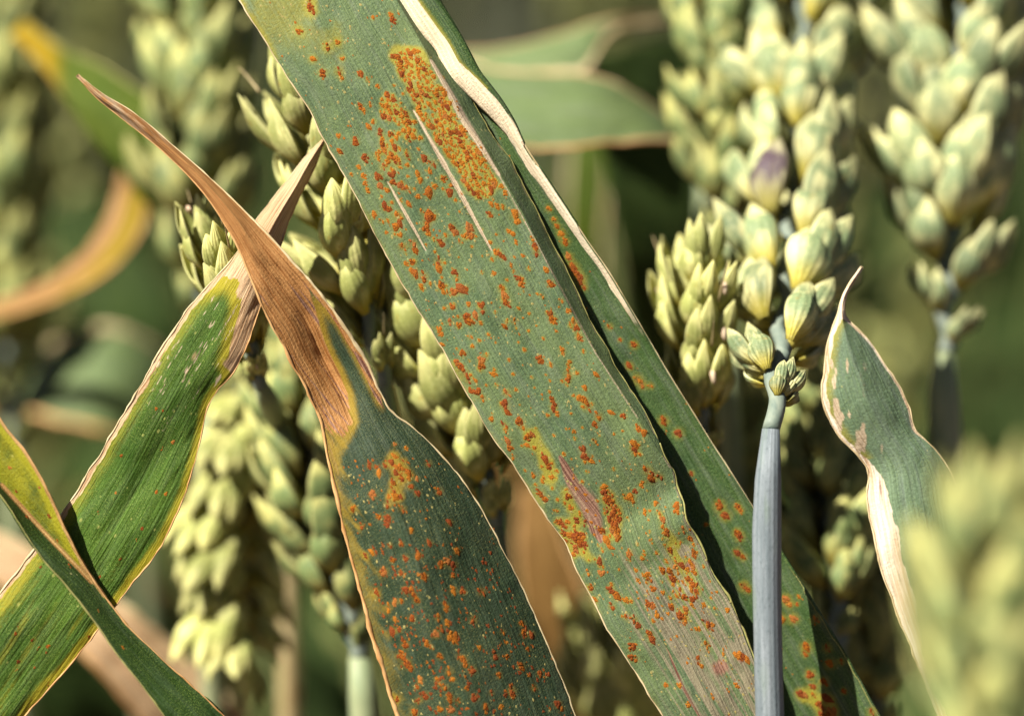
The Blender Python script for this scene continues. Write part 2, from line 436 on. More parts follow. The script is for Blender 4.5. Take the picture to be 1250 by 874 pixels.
def rust_material():
    m, nt, nodes, links = new_mat('rust_spores')
    geo = nt.nodes.new('ShaderNodeNewGeometry')
    oi = nt.nodes.new('ShaderNodeObjectInfo')
    n1 = noise(nt, geo.outputs['Position'], 6500, 2, 0.7)
    n2 = noise(nt, geo.outputs['Position'], 520, 2, 0.5)
    col = mix(nt, ramp(nt, n1, 0.38, 0.60), (0.075, 0.018, 0.004), (0.32, 0.098, 0.007))
    col = mix(nt, mathn(nt, 'MULTIPLY', ramp(nt, n2, 0.40, 0.62), 0.55), col, (0.20, 0.040, 0.010))
    rn = oi.outputs['Random']
    rn2 = mathn(nt, 'FRACT', mathn(nt, 'MULTIPLY', rn, 13.7))
    col = mix(nt, mathn(nt, 'MULTIPLY', ramp(nt, rn, 0.60, 1.0), 0.5), col, (0.40, 0.155, 0.014))
    col = mix(nt, mathn(nt, 'MULTIPLY', ramp(nt, rn, 0.42, 0.0), 0.65), col, (0.15, 0.032, 0.010))
    col = mix(nt, mathn(nt, 'MULTIPLY', ramp(nt, rn2, 0.85, 0.95), 0.4), col, (0.36, 0.15, 0.04))
    finish(nt, col, 0.85, n1, 0.00016, 1.0, 0.0, None, 0.10)
    return m
M_RUST = rust_material()
M_FLECK = simple_mat('pale_fleck', (0.27, 0.25, 0.09), (0.24, 0.17, 0.04), (1, 1), 0.8)

def soil_material():
    m, nt, nodes, links = new_mat('dry_soil')
    geo = nt.nodes.new('ShaderNodeNewGeometry')
    n1 = noise(nt, geo.outputs['Position'], 30, 6, 0.65)
    n2 = noise(nt, geo.outputs['Position'], 4, 4, 0.6)
    col = mix(nt, ramp(nt, n1, 0.3, 0.7), (0.07, 0.045, 0.028), (0.17, 0.115, 0.07))
    col = mix(nt, ramp(nt, n2, 0.4, 0.7), col, (0.13, 0.09, 0.06))
    finish(nt, col, 0.95, n1, 0.02, 0.8, 0.0, None, 0.2)
    return m
M_SOIL = soil_material()

# ------------------------------------------------------------------ the ground
def ground():
    n = 60
    g = np.concatenate([-np.geomspace(150, 0.15, n // 2), np.geomspace(0.15, 150, n // 2)])
    X, Y = np.meshgrid(g, g)
    Z = (fnoise(X * 7, Y * 7, 3) - 0.5) * 0.03
    me = mesh_from('ground', np.stack([X, Y + 0.5, Z], -1).reshape(-1, 3), grid_faces(n, n), M_SOIL)
    o = link('ground', me)
    o['kind'] = 'structure'
    return o
ground()

# ------------------------------------------------------------------ leaf builder
class Leaf:
    """rails: lists of (px, py, depth_mm relative to focus) running along the leaf, left to right across it"""
    def __init__(self, axis, rails, ns, ncols, bulge, mat, ripple=0.25, seed=1, extra=None, jag=1.0):
        ax = np.array(axis, float); ax /= np.linalg.norm(ax)
        pe = np.array([ax[1], -ax[0]])
        R = []
        s0 = max(min(p[0] * ax[0] + p[1] * ax[1] for p in r) for r in rails)
        s1 = min(max(p[0] * ax[0] + p[1] * ax[1] for p in r) for r in rails)
        s = np.linspace(s0, s1, ns)
        for r in rails:
            r = sorted(r, key=lambda p: p[0] * ax[0] + p[1] * ax[1])
            rs = np.array([p[0] * ax[0] + p[1] * ax[1] for p in r])
            rw = np.array([p[0] * pe[0] + p[1] * pe[1] for p in r])
            rd = np.array([p[2] for p in r])
            R.append((hermite(rs, rw, s), hermite(rs, rd, s)))
        cols_w, cols_d, segs, us = [], [], [], []
        for k in range(len(rails) - 1):
            nc = ncols[k]
            uu = np.linspace(0, 1, nc + 1)
            if k: uu = uu[1:]
            for u in uu:
                w = R[k][0] * (1 - u) + R[k + 1][0] * u
                wid = np.abs(R[k + 1][0] - R[k][0])
                d = R[k][1] * (1 - u) + R[k + 1][1] * u
                b = bulge[k]
                if callable(b):
                    d = d - b(s, u, wid)
                else:
                    d = d - b * wid * MMPX * 1000 * math.sin(math.pi * u)
                cols_w.append(w); cols_d.append(d); segs.append(k); us.append(u)
        Wd = np.stack(cols_w, 1); D = np.stack(cols_d, 1)
        nr, nc = Wd.shape
        if jag:
            k = np.arange(nc)
            wl = np.exp(-(k / 2.5) ** 2); wr = np.exp(-((nc - 1 - k) / 2.5) ** 2)
            jl = (vnoise(s / 9, s * 0, seed + 3) - .5) * 1.2 + (vnoise(s / 26, s * 0, seed + 4) - .5) * 2.4
            jr = (vnoise(s / 9, s * 0 + 9, seed + 3) - .5) * 1.2 + (vnoise(s / 26, s * 0 + 9, seed + 4) - .5) * 2.4
            full = np.clip(np.abs(Wd[:, -1] - Wd[:, 0]) / 80, 0, 1)
            Wd = Wd + jag * full[:, None] * (jl[:, None] * wl[None, :] + jr[:, None] * wr[None, :])
        S = np.broadcast_to(s[:, None], (nr, nc))
        self.px = S * ax[0] + Wd * pe[0]
        self.py = S * ax[1] + Wd * pe[1]
        widths = (Wd[:, -1] - Wd[:, 0])[:, None]
        narrow = np.clip(np.abs(widths) / 60.0, 0.05, 1)
        D = D + ripple * narrow * ((fnoise(S / 70, Wd / 40, seed) - 0.5) * 2.0 + 0.35 * (fnoise(S / 160, Wd / 6.0, seed + 5) - 0.5))
        if extra is not None:
            D = D + extra(self.px, self.py, S, Wd)
        self.depth = D
        self.u = np.broadcast_to(np.array(us)[None, :], (nr, nc)); self.seg = np.broadcast_to(np.array(segs)[None, :], (nr, nc))
        self.S, self.Wd, self.nr, self.nc = S, Wd, nr, nc
        self.P = at(self.px, self.py, FOCUS + D / 1000.0)
        self.mat = mat
        # frames
        Tn = np.gradient(self.P, axis=0); Un = np.gradient(self.P, axis=1)
        Nn = np.cross(Un, Tn)
        Nn /= np.linalg.norm(Nn, axis=2)[:, :, None] + 1e-12
        view = CT[None, None, :] - self.P
        sgn = np.sign(np.sum(Nn * view, axis=2))
        self.flip = np.median(sgn) < 0
        self.Nrm = Nn * (-1 if self.flip else 1)
        self.Tan = Tn / (np.linalg.norm(Tn, axis=2)[:, :, None] + 1e-12)
        self.masks = {k: np.zeros((nr, nc)) for k in ('dry', 'yel', 'nec', 'bleach', 'spore')}
        du = np.linalg.norm(np.diff(self.P, axis=1), axis=2)
        U = np.concatenate([np.zeros((nr, 1)), np.cumsum(du, axis=1)], 1)
        U = U - U[:, nc // 2][:, None]
        dv = np.linalg.norm(np.diff(self.P[:, nc // 2], axis=0), axis=1)
        Vv = np.broadcast_to(np.concatenate([[0], np.cumsum(dv)])[:, None], (nr, nc))
        ref = np.median(U[:, -1] - U[:, 0])
        wdt = np.maximum(U[:, -1] - U[:, 0], 1e-5)[:, None]
        Uc = U / wdt * ref * 0.6 + U * 0.4          # veins converge where the blade narrows
        self.uv = np.stack([Uc * 1000 + seed * 31, Vv * 1000 + seed * 57], -1)

    def edge_px(self, side):
        """distance in photo pixels from the left (0) or right (-1) edge"""
        return np.abs(self.Wd - self.Wd[:, [side]])

    def build(self, root, name='blade', thick=0.00022):
        f = grid_faces(self.nr, self.nc)
        off = np.array(root.location)
        me = mesh_from(name, self.P.reshape(-1, 3) - off, f, self.mat, self.uv.reshape(-1, 2), True,
                       {k: v.reshape(-1) for k, v in self.masks.items()})
        if self._normals_away(me):
            me.flip_normals()
        o = link(name, me, root)
        so = o.modifiers.new('thickness', 'SOLIDIFY')
        so.thickness = thick; so.offset = -1
        return o

    def _normals_away(self, me):
        i = len(me.polygons) // 2 + self.nc // 3
        p = me.polygons[min(i, len(me.polygons) - 1)]
        r, c = divmod(p.vertices[0], self.nc)
        return Vector(self.Nrm[r, c].tolist()).dot(p.normal) < 0

    def margin(self, root, side, rad, mat, name='margin', lift=0.0, i0=0, i1=None):
        P = self.P[i0:i1, side] + self.Nrm[i0:i1, side] * lift - np.array(root.location)
        n = len(P)
        step = max(1, n // 170)
        idx = np.arange(0, n, step)
        r = np.broadcast_to(np.asarray(rad, float), (self.nr,))[i0:i1][idx]
        r = r * 0.82 * np.clip(0.1 + 1.6 * fnoise(idx / 6.0, np.zeros(len(idx)) + side * 3.3 + self.S[0, 0] * 0.01, 5), 0.3, 1.4)
        V, F, UV = tube_geo(P[idx], r, 6)
        return link(name, mesh_from(name, V, F, mat, UV), root)

    def locate(self, x, y, seg=None):
        d = (self.px - x) ** 2 + (self.py - y) ** 2
        if seg is not None:
            d = np.where(self.seg == seg, d, 1e9)
        k = int(np.argmin(d)); r, c = divmod(k, self.nc)
        res = np.array([x - self.px[r, c], y - self.py[r, c]])
        if d[r, c] > 25: return None
        dd = FOCUS + self.depth[r, c] / 1000
        kx = SENSOR / LENS / W_PX * dd
        nv = CR.T @ self.Nrm[r, c]
        dz = -(nv[0] * res[0] * kx - nv[1] * res[1] * kx) / nv[2] if abs(nv[2]) > 0.3 else 0.0
        P = self.P[r, c] + CR @ np.array([res[0] * kx, -res[1] * kx, dz])
        return P, self.Nrm[r, c], self.Tan[r, c]

    def halo(self, spots, k=1.9, amt=0.9, mask='yel'):
        px = self.px.reshape(-1); py = self.py.reshape(-1)
        acc = np.zeros_like(px)
        for (x, y, r, *_) in spots:
            near = np.nonzero((np.abs(px - x) < 4.5 * r) & (np.abs(py - y) < 4.5 * r))[0]
            if len(near):
                d2 = (px[near] - x) ** 2 + (py[near] - y) ** 2
                acc[near] = np.maximum(acc[near], amt * np.exp(-d2 / (k * r) ** 2)) + 0.12 * np.exp(-d2 / (k * r) ** 2)
        self.masks[mask] += np.clip(acc, 0, 1).reshape(self.nr, self.nc)

# rust pustule shapes: small heaps of spores, long axis = local X, up = local Z, radius 1
def pustule_mesh(seed, lumps):
    r = np.random.default_rng(seed)
    seg = 7
    V, F = [], []
    for q in range(lumps):
        if lumps == 1: cx, cy, R = 0, 0, 1.0
        else:
            a = 2 * math.pi * q / lumps + r.uniform(-.5, .5)
            R = r.uniform(0.42, 0.72); cx, cy = (1 - R) * 1.15 * math.cos(a), (1 - R) * 1.15 * math.sin(a)
        ph = np.linspace(0, 2 * np.pi, seg, endpoint=False) + r.uniform(0, 1)
        wav = 1 + r.uniform(-0.38, 0.30, seg)
        n0 = len(V)
        for k, (rr, zz) in enumerate(((1.0, -0.05), (0.60, 0.15))):
            for j in range(seg):
                b = rr * wav[j] * R
                V.append((cx + b * math.cos(ph[j]), cy + b * math.sin(ph[j]), (zz + r.uniform(-.06, .06) * k) * (0.5 + 0.5 * R)))
        V.append((cx + r.uniform(-.2, .2) * R, cy + r.uniform(-.2, .2) * R, 0.20 * (0.5 + 0.5 * R)))
        F += [tuple(i + n0 for i in f) for f in grid_faces(2, seg, True)]
        for j in range(seg):
            F.append((n0 + seg + j, n0 + seg + (j + 1) % seg, n0 + 2 * seg))
    return np.array(V), F
PUST = [pustule_mesh(100 + k, (1, 3, 2, 4, 3, 1, 2, 4, 3, 3)[k]) for k in range(10)]
PUST_ME = [mesh_from('rust_pustule', V, F, M_RUST) for V, F in PUST]

def add_rust(leaf, root, spots, limit=300, seg=None, seed=3, mat_rest=None, rest_name='rust_specks'):
    r = np.random.default_rng(seed)
    spots = sorted(spots, key=lambda s: -s[2])
    off = np.array(root.location)
    restV, restF, nb = [], [], 0
    n = 0
    for (x, y, rad, *_e) in spots:
        hit = leaf.locate(x, y, seg)
        if hit is None: continue
        P, Nv, Tv = hit
        el = r.uniform(1.05, 1.9)
        sx, sy = rad * el ** 0.5, rad / el ** 0.5
        X = Tv + np.cross(Nv, Tv) * r.normal(0, 0.25); X /= np.linalg.norm(X)
        Y = np.cross(Nv, X); Y /= np.linalg.norm(Y)
        if r.random() < 0.5: X, Y = -X, -Y
        sc = MMPX * 1.0
        mat = np.stack([X * sx * sc, Y * sy * sc, Nv * rad * sc * r.uniform(0.7, 1.0)], 1)
        v = r.integers(len(PUST))
        if n < limit:
            o = link('rust_pustule', PUST_ME[v], root)
            m4 = np.eye(4); m4[:3, :3] = mat; m4[:3, 3] = P - off
            o.matrix_local = Matrix(m4.tolist())
            n += 1
        else:
            V, F = PUST[v]
            restV.append(V @ mat.T + (P - off)); restF += [tuple(i + nb for i in f) for f in F]; nb += len(V)
    if restV:
        o = link(rest_name, mesh_from(rest_name, np.concatenate(restV), restF, mat_rest or M_RUST), root)
        o['kind'] = 'stuff'

def fill_poly(poly, mind, n, rlo, rhi, seed):
    """scattered spots inside a polygon, given in photo pixels on the leaf"""
    r = np.random.default_rng(seed)
    P = np.array(poly, float); lo, hi = P.min(0), P.max(0)
    out = []
    for _ in range(n * 40):
        q = r.uniform(lo, hi)
        inside = False
        j = len(P) - 1
        for i in range(len(P)):
            if (P[i, 1] > q[1]) != (P[j, 1] > q[1]) and q[0] < (P[j, 0] - P[i, 0]) * (q[1] - P[i, 1]) / (P[j, 1] - P[i, 1]) + P[i, 0]:
                inside = not inside
            j = i
        if inside and all((q[0] - a) ** 2 + (q[1] - b) ** 2 > mind ** 2 for a, b, c in out):
            out.append((q[0], q[1], r.uniform(rlo, rhi)))
            if len(out) >= n: break
    return out

def fine_specks(leaf, n, seed, seg=None, rlo=1.0, rhi=2.2, edge=8, mask=None):
    """small scattered eruptions over the whole visible blade"""
    r = np.random.default_rng(seed); out = []
    ok = (leaf.px > -5) & (leaf.px < 1255) & (leaf.py > -5) & (leaf.py < 880)
    if seg is not None: ok &= leaf.seg == seg
    ok &= (leaf.edge_px(0) > edge)
    if mask is not None: ok &= mask
    k = np.nonzero(ok.ravel())[0]
    for i in r.choice(k, n):
        out.append((leaf.px.ravel()[i] + r.normal(0, 1), leaf.py.ravel()[i] + r.normal(0, 1), r.uniform(rlo, rhi)))
    return out

def stalk(root, top, foot, rad, mat, name='stem', mid=None):
    """a stem from a world point down to the soil"""
    pts = [top]
    if mid is not None: pts += mid
    pts += [foot]
    P = curve3([np.array(p) for p in pts], 40) - np.array(root.location)
    V, F, UV = tube_geo(P, rad, 8)
    return link(name, mesh_from(name, V, F, mat, UV), root)

# ------------------------------------------------------------------ the rusted leaves in focus
# 1. the broad rusted leaf across the middle
A_left = [(180, -190, 8), (240, -92, 4), (291.5, 0, 1), (309, 27, 0.6), (330, 59, 0.4), (352, 96, 0.2), (376, 131, 0), (400, 181, 0), (435, 240, 0), (462, 292, 0), (499, 359, 0), (542, 431, 0),
          (569, 480, 0), (600, 530, 0), (632, 576, 0.2), (658, 616, 0.4), (670, 634, 0.5), (687, 657, 0.6), (703, 694, 0.6), (724, 734, 0.6), (743, 769, 0.6), (786, 836, 0.8), (812, 878, 1), (860, 960, 2), (930, 1090, 5)]
A_ridge = [(392, -190, 7), (440, -92, 3), (484, 0, 0.5), (510, 45, 0), (525, 72, -0.4), (549, 114, -0.6), (567, 149, -0.8), (584, 170, -0.9), (610, 213, -1), (632, 250, -1), (661, 308, -1), (692, 370, -1), (726, 429, -0.9), (762, 484, -0.8), (778, 510, -0.7), (795, 538, -0.5),
           (812, 561, 0), (822, 576, 0.4), (825, 594, 0.6), (832, 614, 0.2), (836, 634, 0), (848, 654, 0.4), (860, 678, 0.5), (870, 702, 0.4), (888, 730, 0.3), (904, 764, 0.3), (915, 794, 0.3), (926, 822, 0.4), (946, 875, 0.8), (972, 960, 2), (1020, 1090, 5)]
A_right = [(400, -190, 8), (450, -92, 5), (498, 0, 3), (524, 42, 2.6), (547, 75, 2.2), (573, 114, 1.8), (594, 155, 1.6), (606, 172, 1.5), (619, 190, 1.5), (635, 218, 1.5), (653, 253, 1.6), (675, 297, 1.7), (689, 322, 1.6), (702, 351, 1.5), (718, 386, 1.4), (738, 422, 1.2), (758, 457, 1), (779, 490, 0.6), (797, 520, 0.3), (806, 541, 0.1),
           (814, 561, 0.3), (824, 576, 0.6), (827, 594, 0.8), (834, 614, 0.4), (838, 634, 0.2), (850, 654, 0.6), (862, 678, 0.7), (872, 702, 0.6), (890, 730, 0.5), (906, 764, 0.5), (917, 794, 0.5), (928, 822, 0.6), (948, 875, 1), (974, 960, 2.2), (1022, 1090, 5.2)]
def bulgeA(s, u, wid):
    return 0.055 * wid * MMPX * 1000 * (math.sin(math.pi * min(1, u * 1.0)) * 0.8 + 0.25 * math.sin(2 * math.pi * u))
def extraA(px, py, S, Wd):
    d, t = seg_dist(px, py, [(806, 772), (834, 839), (862, 890)])
    e = np.exp(-(d / 2.2) ** 2) * 0.18 * t
    for pts, w in (([(505, 135), (553, 220), (600, 306)], 3.5), ([(473, 222), (520, 306)], 2.5)):
        d2, t2 = seg_dist(px, py, pts)
        e = e + 0.22 * np.exp(-(d2 / w) ** 2)
    return e          # split along a vein near the base
LA = Leaf((0.53, 0.848), [A_left, A_ridge, A_right], 620, [96, 12], [bulgeA, 0.0], M_LEAF_A, 0.32, 2, extraA)

A_spots = [(378,4,5),(379,9,5),(381,15,5),(365,39,5),(400,58,5),(412,52,4),(382,73,4),(394,90,5.5),(414,88,5.5),(417,95,4),(440,90,5),(449,98,4),(461,106,4),(418,72,3.2),(455,22,3),(477,18,4),(480,25,5),(440,131,5),(444,136,4),(452,128,3.5),
 (413,166,4),(415,186,4.5),(434,172,6),(446,193,6),(438,204,4),(429,213,3),(444,215,4.5),(446,224,4),(449,233,4),(450,156,4),(498,192,4.5),(518,194,6),(528,200,6),(525,210,4),(510,212,4),(513,221,4),(523,236,7),(531,228,4),(549,236,6),(542,219,5),(499,250,4.5),(469,252,5),(457,261,4),(462,216,6),(464,228,5),(472,232,4),(478,213,6),(480,223,5),(490,228,6),(498,231,5),(510,240,4),(525,263,8),(515,258,4),(486,264,7),(475,256,5),
 (469,183,5),(478,191,5),(464,162,5),(477,164,5),(467,176,5),(482,181,5),(460,190,4),(473,198,4),(486,196,4),
 (600,250,4),(607,252,4),(598,262,5),(612,228,4),(617,236,4),(629,262,7),(631,269,6),(621,282,4),(626,285,4),(573,279,7),(574,287,6),(566,288,4),(551,277,5),(556,283,5),(562,295,4),(538,296,5),(606,308,5),(650,292,4),(653,301,5),(605,224,4),(630,296,3.5),
 (483,278,6),(488,274,5),(488,287,4),(521,271,7),(529,266,5),(520,280,6),(523,286,4),(492,302,6),(504,297,6),(507,306,5),(496,322,4),(503,320,5),(507,335,6),(517,338,7),(514,350,4),(502,330,4),(535,320,6),(536,327,6),(539,349,6),(541,355,4),(555,333,5),(558,340,4),(554,356,6),(563,354,7),(568,352,5),(547,358,4),(552,374,5),(549,393,4.5),(572,372,4),(587,372,5),(589,379,5),(570,388,7),(574,393,6),(580,386,5),(560,397,5),(610,310,5),(615,315,4.5),(612,352,5),(616,361,6),(619,370,6),(603,334,3.5),(539,298,5),(466,270,4),(456,263,4),(472,284,3),
 (633,340,5),(637,347,5),(628,392,4),(616,398,4.5),(671,383,5),(675,390,6),(672,346,6),(667,329,4),(655,309,5),(654,303,4),(638,312,3),(701,394,6),(704,401,5),(694,380,4),(685,367,4),(708,413,5),(686,426,4),(662,362,3.5),(624,324,3),(675,393,4),
 (536,402,4.5),(538,408,4.5),(540,421,3.5),(565,431,5),(558,443,5),(563,449,6),(568,456,6),(572,464,5),(574,476,4.5),(582,478,6),(589,486,5),(588,439,6),(588,447,6),(574,411,4),(604,457,4),(600,456,3),(580,464,3.5),(619,480,6),(616,494,6.5),(619,502,5.5),(600,512,4),(615,518,4.5),(618,524,4),(634,514,6),(637,521,5),(659,439,6.5),(694,457,6),(693,464,4.5),(694,447,3.5),(676,496,5.5),(674,488,4.5),(680,505,4),(708,486,5),
 (713,488,6),(718,496,6.5),(730,508,6),(726,519,5),(714,474,4),(761,508,5),(746,504,4),(779,522,5),(786,529,5),(774,546,6),(775,552,5),(711,548,5),(713,556,5),(728,458,4),(701,527,3.5),(726,538,4),
 (644,534,5),(643,543,4),(650,531,5),(620,538,5),(623,547,5),(626,558,4),(666,562,6),(670,569,5),(673,582,4),(664,556,5),(651,580,4),(662,587,3.5),(659,602,6),(664,608,6),(714,558,6),(722,563,4),(738,602,6),(743,610,7),(747,619,7),(749,629,7),(752,640,6),(738,593,4),(764,606,5),(770,608,7),(775,600,4.5),(775,543,6),(790,574,7),(795,585,6),(799,580,5),(694,606,5),(696,619,4),(704,635,5),(714,638,5),(686,638,5),(680,638,4),(787,625,4),(733,648,5),(806,582,5),(783,593,4),
 (826,616,5),(826,624,5),(800,615,4),(804,625,4),(809,634,5),(814,650,5),(818,671,5),(834,646,4.5),(842,657,5),(847,676,5),(769,674,4),
 (702,657,7),(695,654,5),(708,660,6),(711,655,5),(703,670,5),(700,676,4),(714,665,5),(740,660,6),(737,651,5),(753,649,6),(754,657,5),(745,668,4),(732,684,5),(734,699,5),(768,676,5),(718,699,4),(721,717,5),(726,732,4),(745,720,6),(753,728,6),(764,732,5),(747,740,5),(766,753,5),(774,756,5),(779,764,5),(791,702,5.5),(793,708,5),(797,718,5),(791,736,6),(797,739,5),(802,750,5),(809,697,5),(850,676,4),
 (831,752,6),(833,760,5),(794,775,6.5),(796,782,5),(772,789,6),(770,802,5),(776,804,5),(862,759,6),(866,766,6),(870,762,4),(863,786,5.5),(864,793,4),(852,805,6),(856,812,4),(900,799,6),(906,802,6),(912,806,5),(883,796,4),(829,836,4),(813,836,4),(888,745,4),(850,767,3),(899,836,4),(870,850,4),(840,860,4)]
A_dense = fill_poly([(478,70),(490,64),(508,58),(527,90),(547,121),(560,150),(585,186),(606,220),(603,240),(592,240),(578,240),(560,212),(545,186),(530,165),(512,140),(500,112)], 5.0, 215, 2.4, 5.0, 5)
A_dense += fill_poly([(455,60),(520,50),(560,120),(615,215),(625,260),(560,262),(470,215),(445,140)], 9, 55, 1.4, 3.4, 15)
A_dense += fill_poly([(466,116),(482,118),(490,135),(506,148),(514,170),(500,172),(486,152),(466,142)], 5.8, 30, 2.6, 5.0, 6)
A_dense += fill_poly([(460,160),(486,165),(486,205),(476,215),(460,200)], 6.5, 12, 3, 4.6, 8)
A_dense += fill_poly([(817,690),(848,684),(852,722),(838,758),(828,752),(812,735)], 6.4, 30, 2.8, 5.6, 7)
A_dense += fill_poly([(795,640),(850,660),(880,730),(860,800),(800,770),(770,700)], 9, 45, 1.4, 3.4, 16)
A_dense += fill_poly([(660,560),(720,600),(760,640),(740,700),(690,660)], 10, 20, 1.3, 3.0, 17)
A_dense += fill_poly([(455,220),(620,290),(720,420),(700,470),(560,430),(480,320)], 11, 85, 1.3, 3.1, 18)
A_dense += fill_poly([(560,430),(700,470),(800,560),(820,640),(760,760),(700,660),(620,550)], 11, 95, 1.3, 3.1, 19)
A_dense += fill_poly([(680,630),(700,640),(716,655),(712,672),(700,680),(688,655)], 6.5, 12, 3.5, 5.2, 9)
A_dense += fill_poly([(735,595),(746,595),(757,625),(757,655),(746,655)], 6.0, 16, 2.6, 5.0, 10)
A_all = A_spots + A_dense
vis = LA.seg == 0
# pigment
LA.halo(A_all, 1.08, 0.50, 'spore')
LA.halo(A_all, 1.5, 0.42)
LA.halo([(x, y, r * 1.2) for x, y, r in A_dense], 1.3, 0.12)
LA.masks['yel'] += 0.55 * smooth(120, 20, LA.py) * smooth(0.35, 0.65, fnoise(LA.px / 40, LA.py / 60, 9))
LA.masks['yel'] += 0.4 * smooth(9, 0, LA.edge_px(0)) * smooth(0.4, 0.6, fnoise(LA.px / 30, LA.py / 30, 21))
for pts, w, a in (([(650, 531), (664, 556), (672, 585)], 9, 0.9), ([(690, 600), (704, 635)], 9, 0.6), ([(822, 660), (828, 690)], 8, 1.0), ([(485, 62), (515, 70)], 9, 1.0), ([(705, 668), (718, 680)], 8, .8)):
    d, t = seg_dist(LA.px, LA.py, pts); LA.masks['yel'] += a * np.exp(-(d / w) ** 2)
d, t = seg_dist(LA.px, LA.py, [(505, 135), (553, 220), (600, 306)])
LA.masks['bleach'] += 1.1 * np.exp(-(d / (1.0 + 2.2 * np.sin(np.pi * np.clip(t, 0, 1)) ** 0.8 * (0.5 + fnoise(LA.S / 9, LA.Wd * 0, 3)))) ** 2) * (vis)
d, t = seg_dist(LA.px, LA.py, [(473, 222), (520, 306)])
LA.masks['bleach'] += 1.0 * np.exp(-(d / (0.8 + 1.4 * np.sin(np.pi * t))) ** 2) * vis
d, t = seg_dist(LA.px, LA.py, [(526, 74), (548, 112), (566, 146), (584, 174), (608, 212)])
LA.masks['bleach'] += 0.95 * np.exp(-(d / (2.2 + 3.2 * np.sin(np.pi * t))) ** 2)
d, t = seg_dist(LA.px, LA.py, [(608, 212), (661, 308), (726, 429), (778, 510)])
LA.masks['bleach'] += 0.6 * np.exp(-(d / 1.9) ** 2)
d, t = seg_dist(LA.px, LA.py, [(684, 558), (700, 592), (718, 612), (728, 645), (733, 660)])
LA.masks['nec'] += 1.0 * np.exp(-(d / (3 + 10 * np.sin(np.pi * t))) ** 2)
d, t = seg_dist(LA.px, LA.py, [(700, 600), (716, 622), (722, 640)])
LA.masks['bleach'] += 0.5 * np.exp(-(d / 3.5) ** 2)
# the withered grey-brown base end
old = smooth(470, 790, LA.py + 0.35 * (LA.px - 800)) * smooth(0.0, 0.75, LA.u + 0.3 * LA.py / 874)
LA.masks['dry'] += (0.05 + 1.05 * fnoise(LA.Wd / 3.0, LA.S / 170, 31)) * old * vis
LA.masks['nec'] += 0.34 * old * fnoise(LA.Wd / 5, LA.S / 90, 41) * vis
d, t = seg_dist(LA.px, LA.py, [(806, 772), (834, 839), (862, 890)])
LA.masks['nec'] += 0.75 * np.exp(-(d / 1.5) ** 2) * smooth(0, .3, t)
for x, y, r, a in ((880, 814, 11, 0.75), (843, 690, 7, 0.8), (905, 803, 7, .6)):
    LA.masks['nec'] += a * np.exp(-((LA.px - x) ** 2 + (LA.py - y) ** 2) / r ** 2)
for x, y, r, a in ((905, 788, 9, 0.8), (836, 672, 6, .7), (918, 835, 8, .7)):
    LA.masks['dry'] += a * np.exp(-((LA.px - x) ** 2 + (LA.py - y) ** 2) / r ** 2)
d = LA.edge_px(-1)
LA.masks['dry'] += 0.9 * smooth(4, 0, d) * smooth(0.45, 0.6, fnoise(LA.S / 14, LA.S * 0, 51)) * smooth(100, 200, LA.py)

foot = at(1000, 1090, FOCUS + 0.012)
rootA = thing('wheat_leaf', 'broad green wheat leaf crusted with orange rust running diagonally across the middle', 'leaf', (float(foot[0]) + 0.004, float(foot[1]) + 0.01, 0.0))
LA.build(rootA)
LA.margin(rootA, 0, 0.00011, M_MARGIN_PALE)
kr = int(np.argmin(np.abs(LA.py[:, 96] - 545)))
LA.margin(rootA, -1, 0.00013, M_MARGIN_YEL, i0=kr)
LA.margin(rootA, -1, 0.00008, M_MARGIN_YEL, i1=kr)
add_rust(LA, rootA, A_all, 300, 0, 3)
A_fine = fine_specks(LA, 220, 77, 0, 0.9, 2.0, 6)
add_rust(LA, rootA, A_fine, 0, 0, 4)
add_rust(LA, rootA, fine_specks(LA, 700, 177, 0, 0.8, 2.1, 6), 0, 0, 5, M_FLECK, 'pale_flecks')
stalk(rootA, LA.P[-1, 50], np.array(rootA.location), 0.0018, M_STEM_GREEN)

# 2. the darker leaf behind it, its dry margin curled over
B_left = [(330, -190, 10), (400, -92, 8), (452, 0, 7), (500, 90, 6.5), (560, 200, 6), (620, 310, 5.6), (690, 430, 5.6), (760, 550, 5.6), (800, 650, 5.6), (840, 740, 5.6), (880, 830, 5.6), (905, 878, 6), (950, 960, 7), (1010, 1075, 10)]
B_ridge = [(425, -190, 9), (490, -92, 6.5), (535, 0, 5.2), (559, 40, 4.6), (572, 64, 4.3), (586, 90, 4.1), (597, 104, 4.0), (612, 124, 4), (626, 147, 4), (640, 176, 4), (662, 210, 4), (686, 246, 4), (720, 298, 4.2), (741, 328, 4.3), (768, 373, 4.4), (791, 412, 4.6), (816, 455, 4.8), (841, 495, 5), (869, 540, 5),
           (893, 577, 5), (917, 615, 5), (970, 700, 5), (996, 742, 5), (1027, 792, 5.2), (1067, 863, 5.4), (1078, 882, 5.6), (1120, 960, 7), (1180, 1075, 10)]
B_inner = [(370, -190, 6.6), (430, -92, 4), (478, 0, 2.4), (514, 40, 2.0), (530, 58, 2.0), (549, 94, 2.0), (562, 106, 2.0), (583, 126, 2.2), (599, 142, 2.4), (629, 178, 2.8), (650, 212, 3.0), (674, 248, 3.2), (710, 300, 3.5), (732, 330, 3.7), (760, 375, 3.9), (784, 413, 4.2), (811, 456, 4.5), (837, 496, 4.7), (865.5, 541, 4.7),
           (890, 578, 4.7), (914, 616, 4.7), (967, 701, 4.7), (993, 743, 4.7), (1024, 793, 4.9), (1064, 864, 5.1), (1075, 883, 5.3), (1117, 961, 6.7), (1177, 1076, 9.7)]
B_ridge = [(x, y, d - 2.6 * float(np.interp(y, [-200, 60, 200, 420, 900], [1, 1, .8, .45, .3]))) for x, y, d in B_ridge]
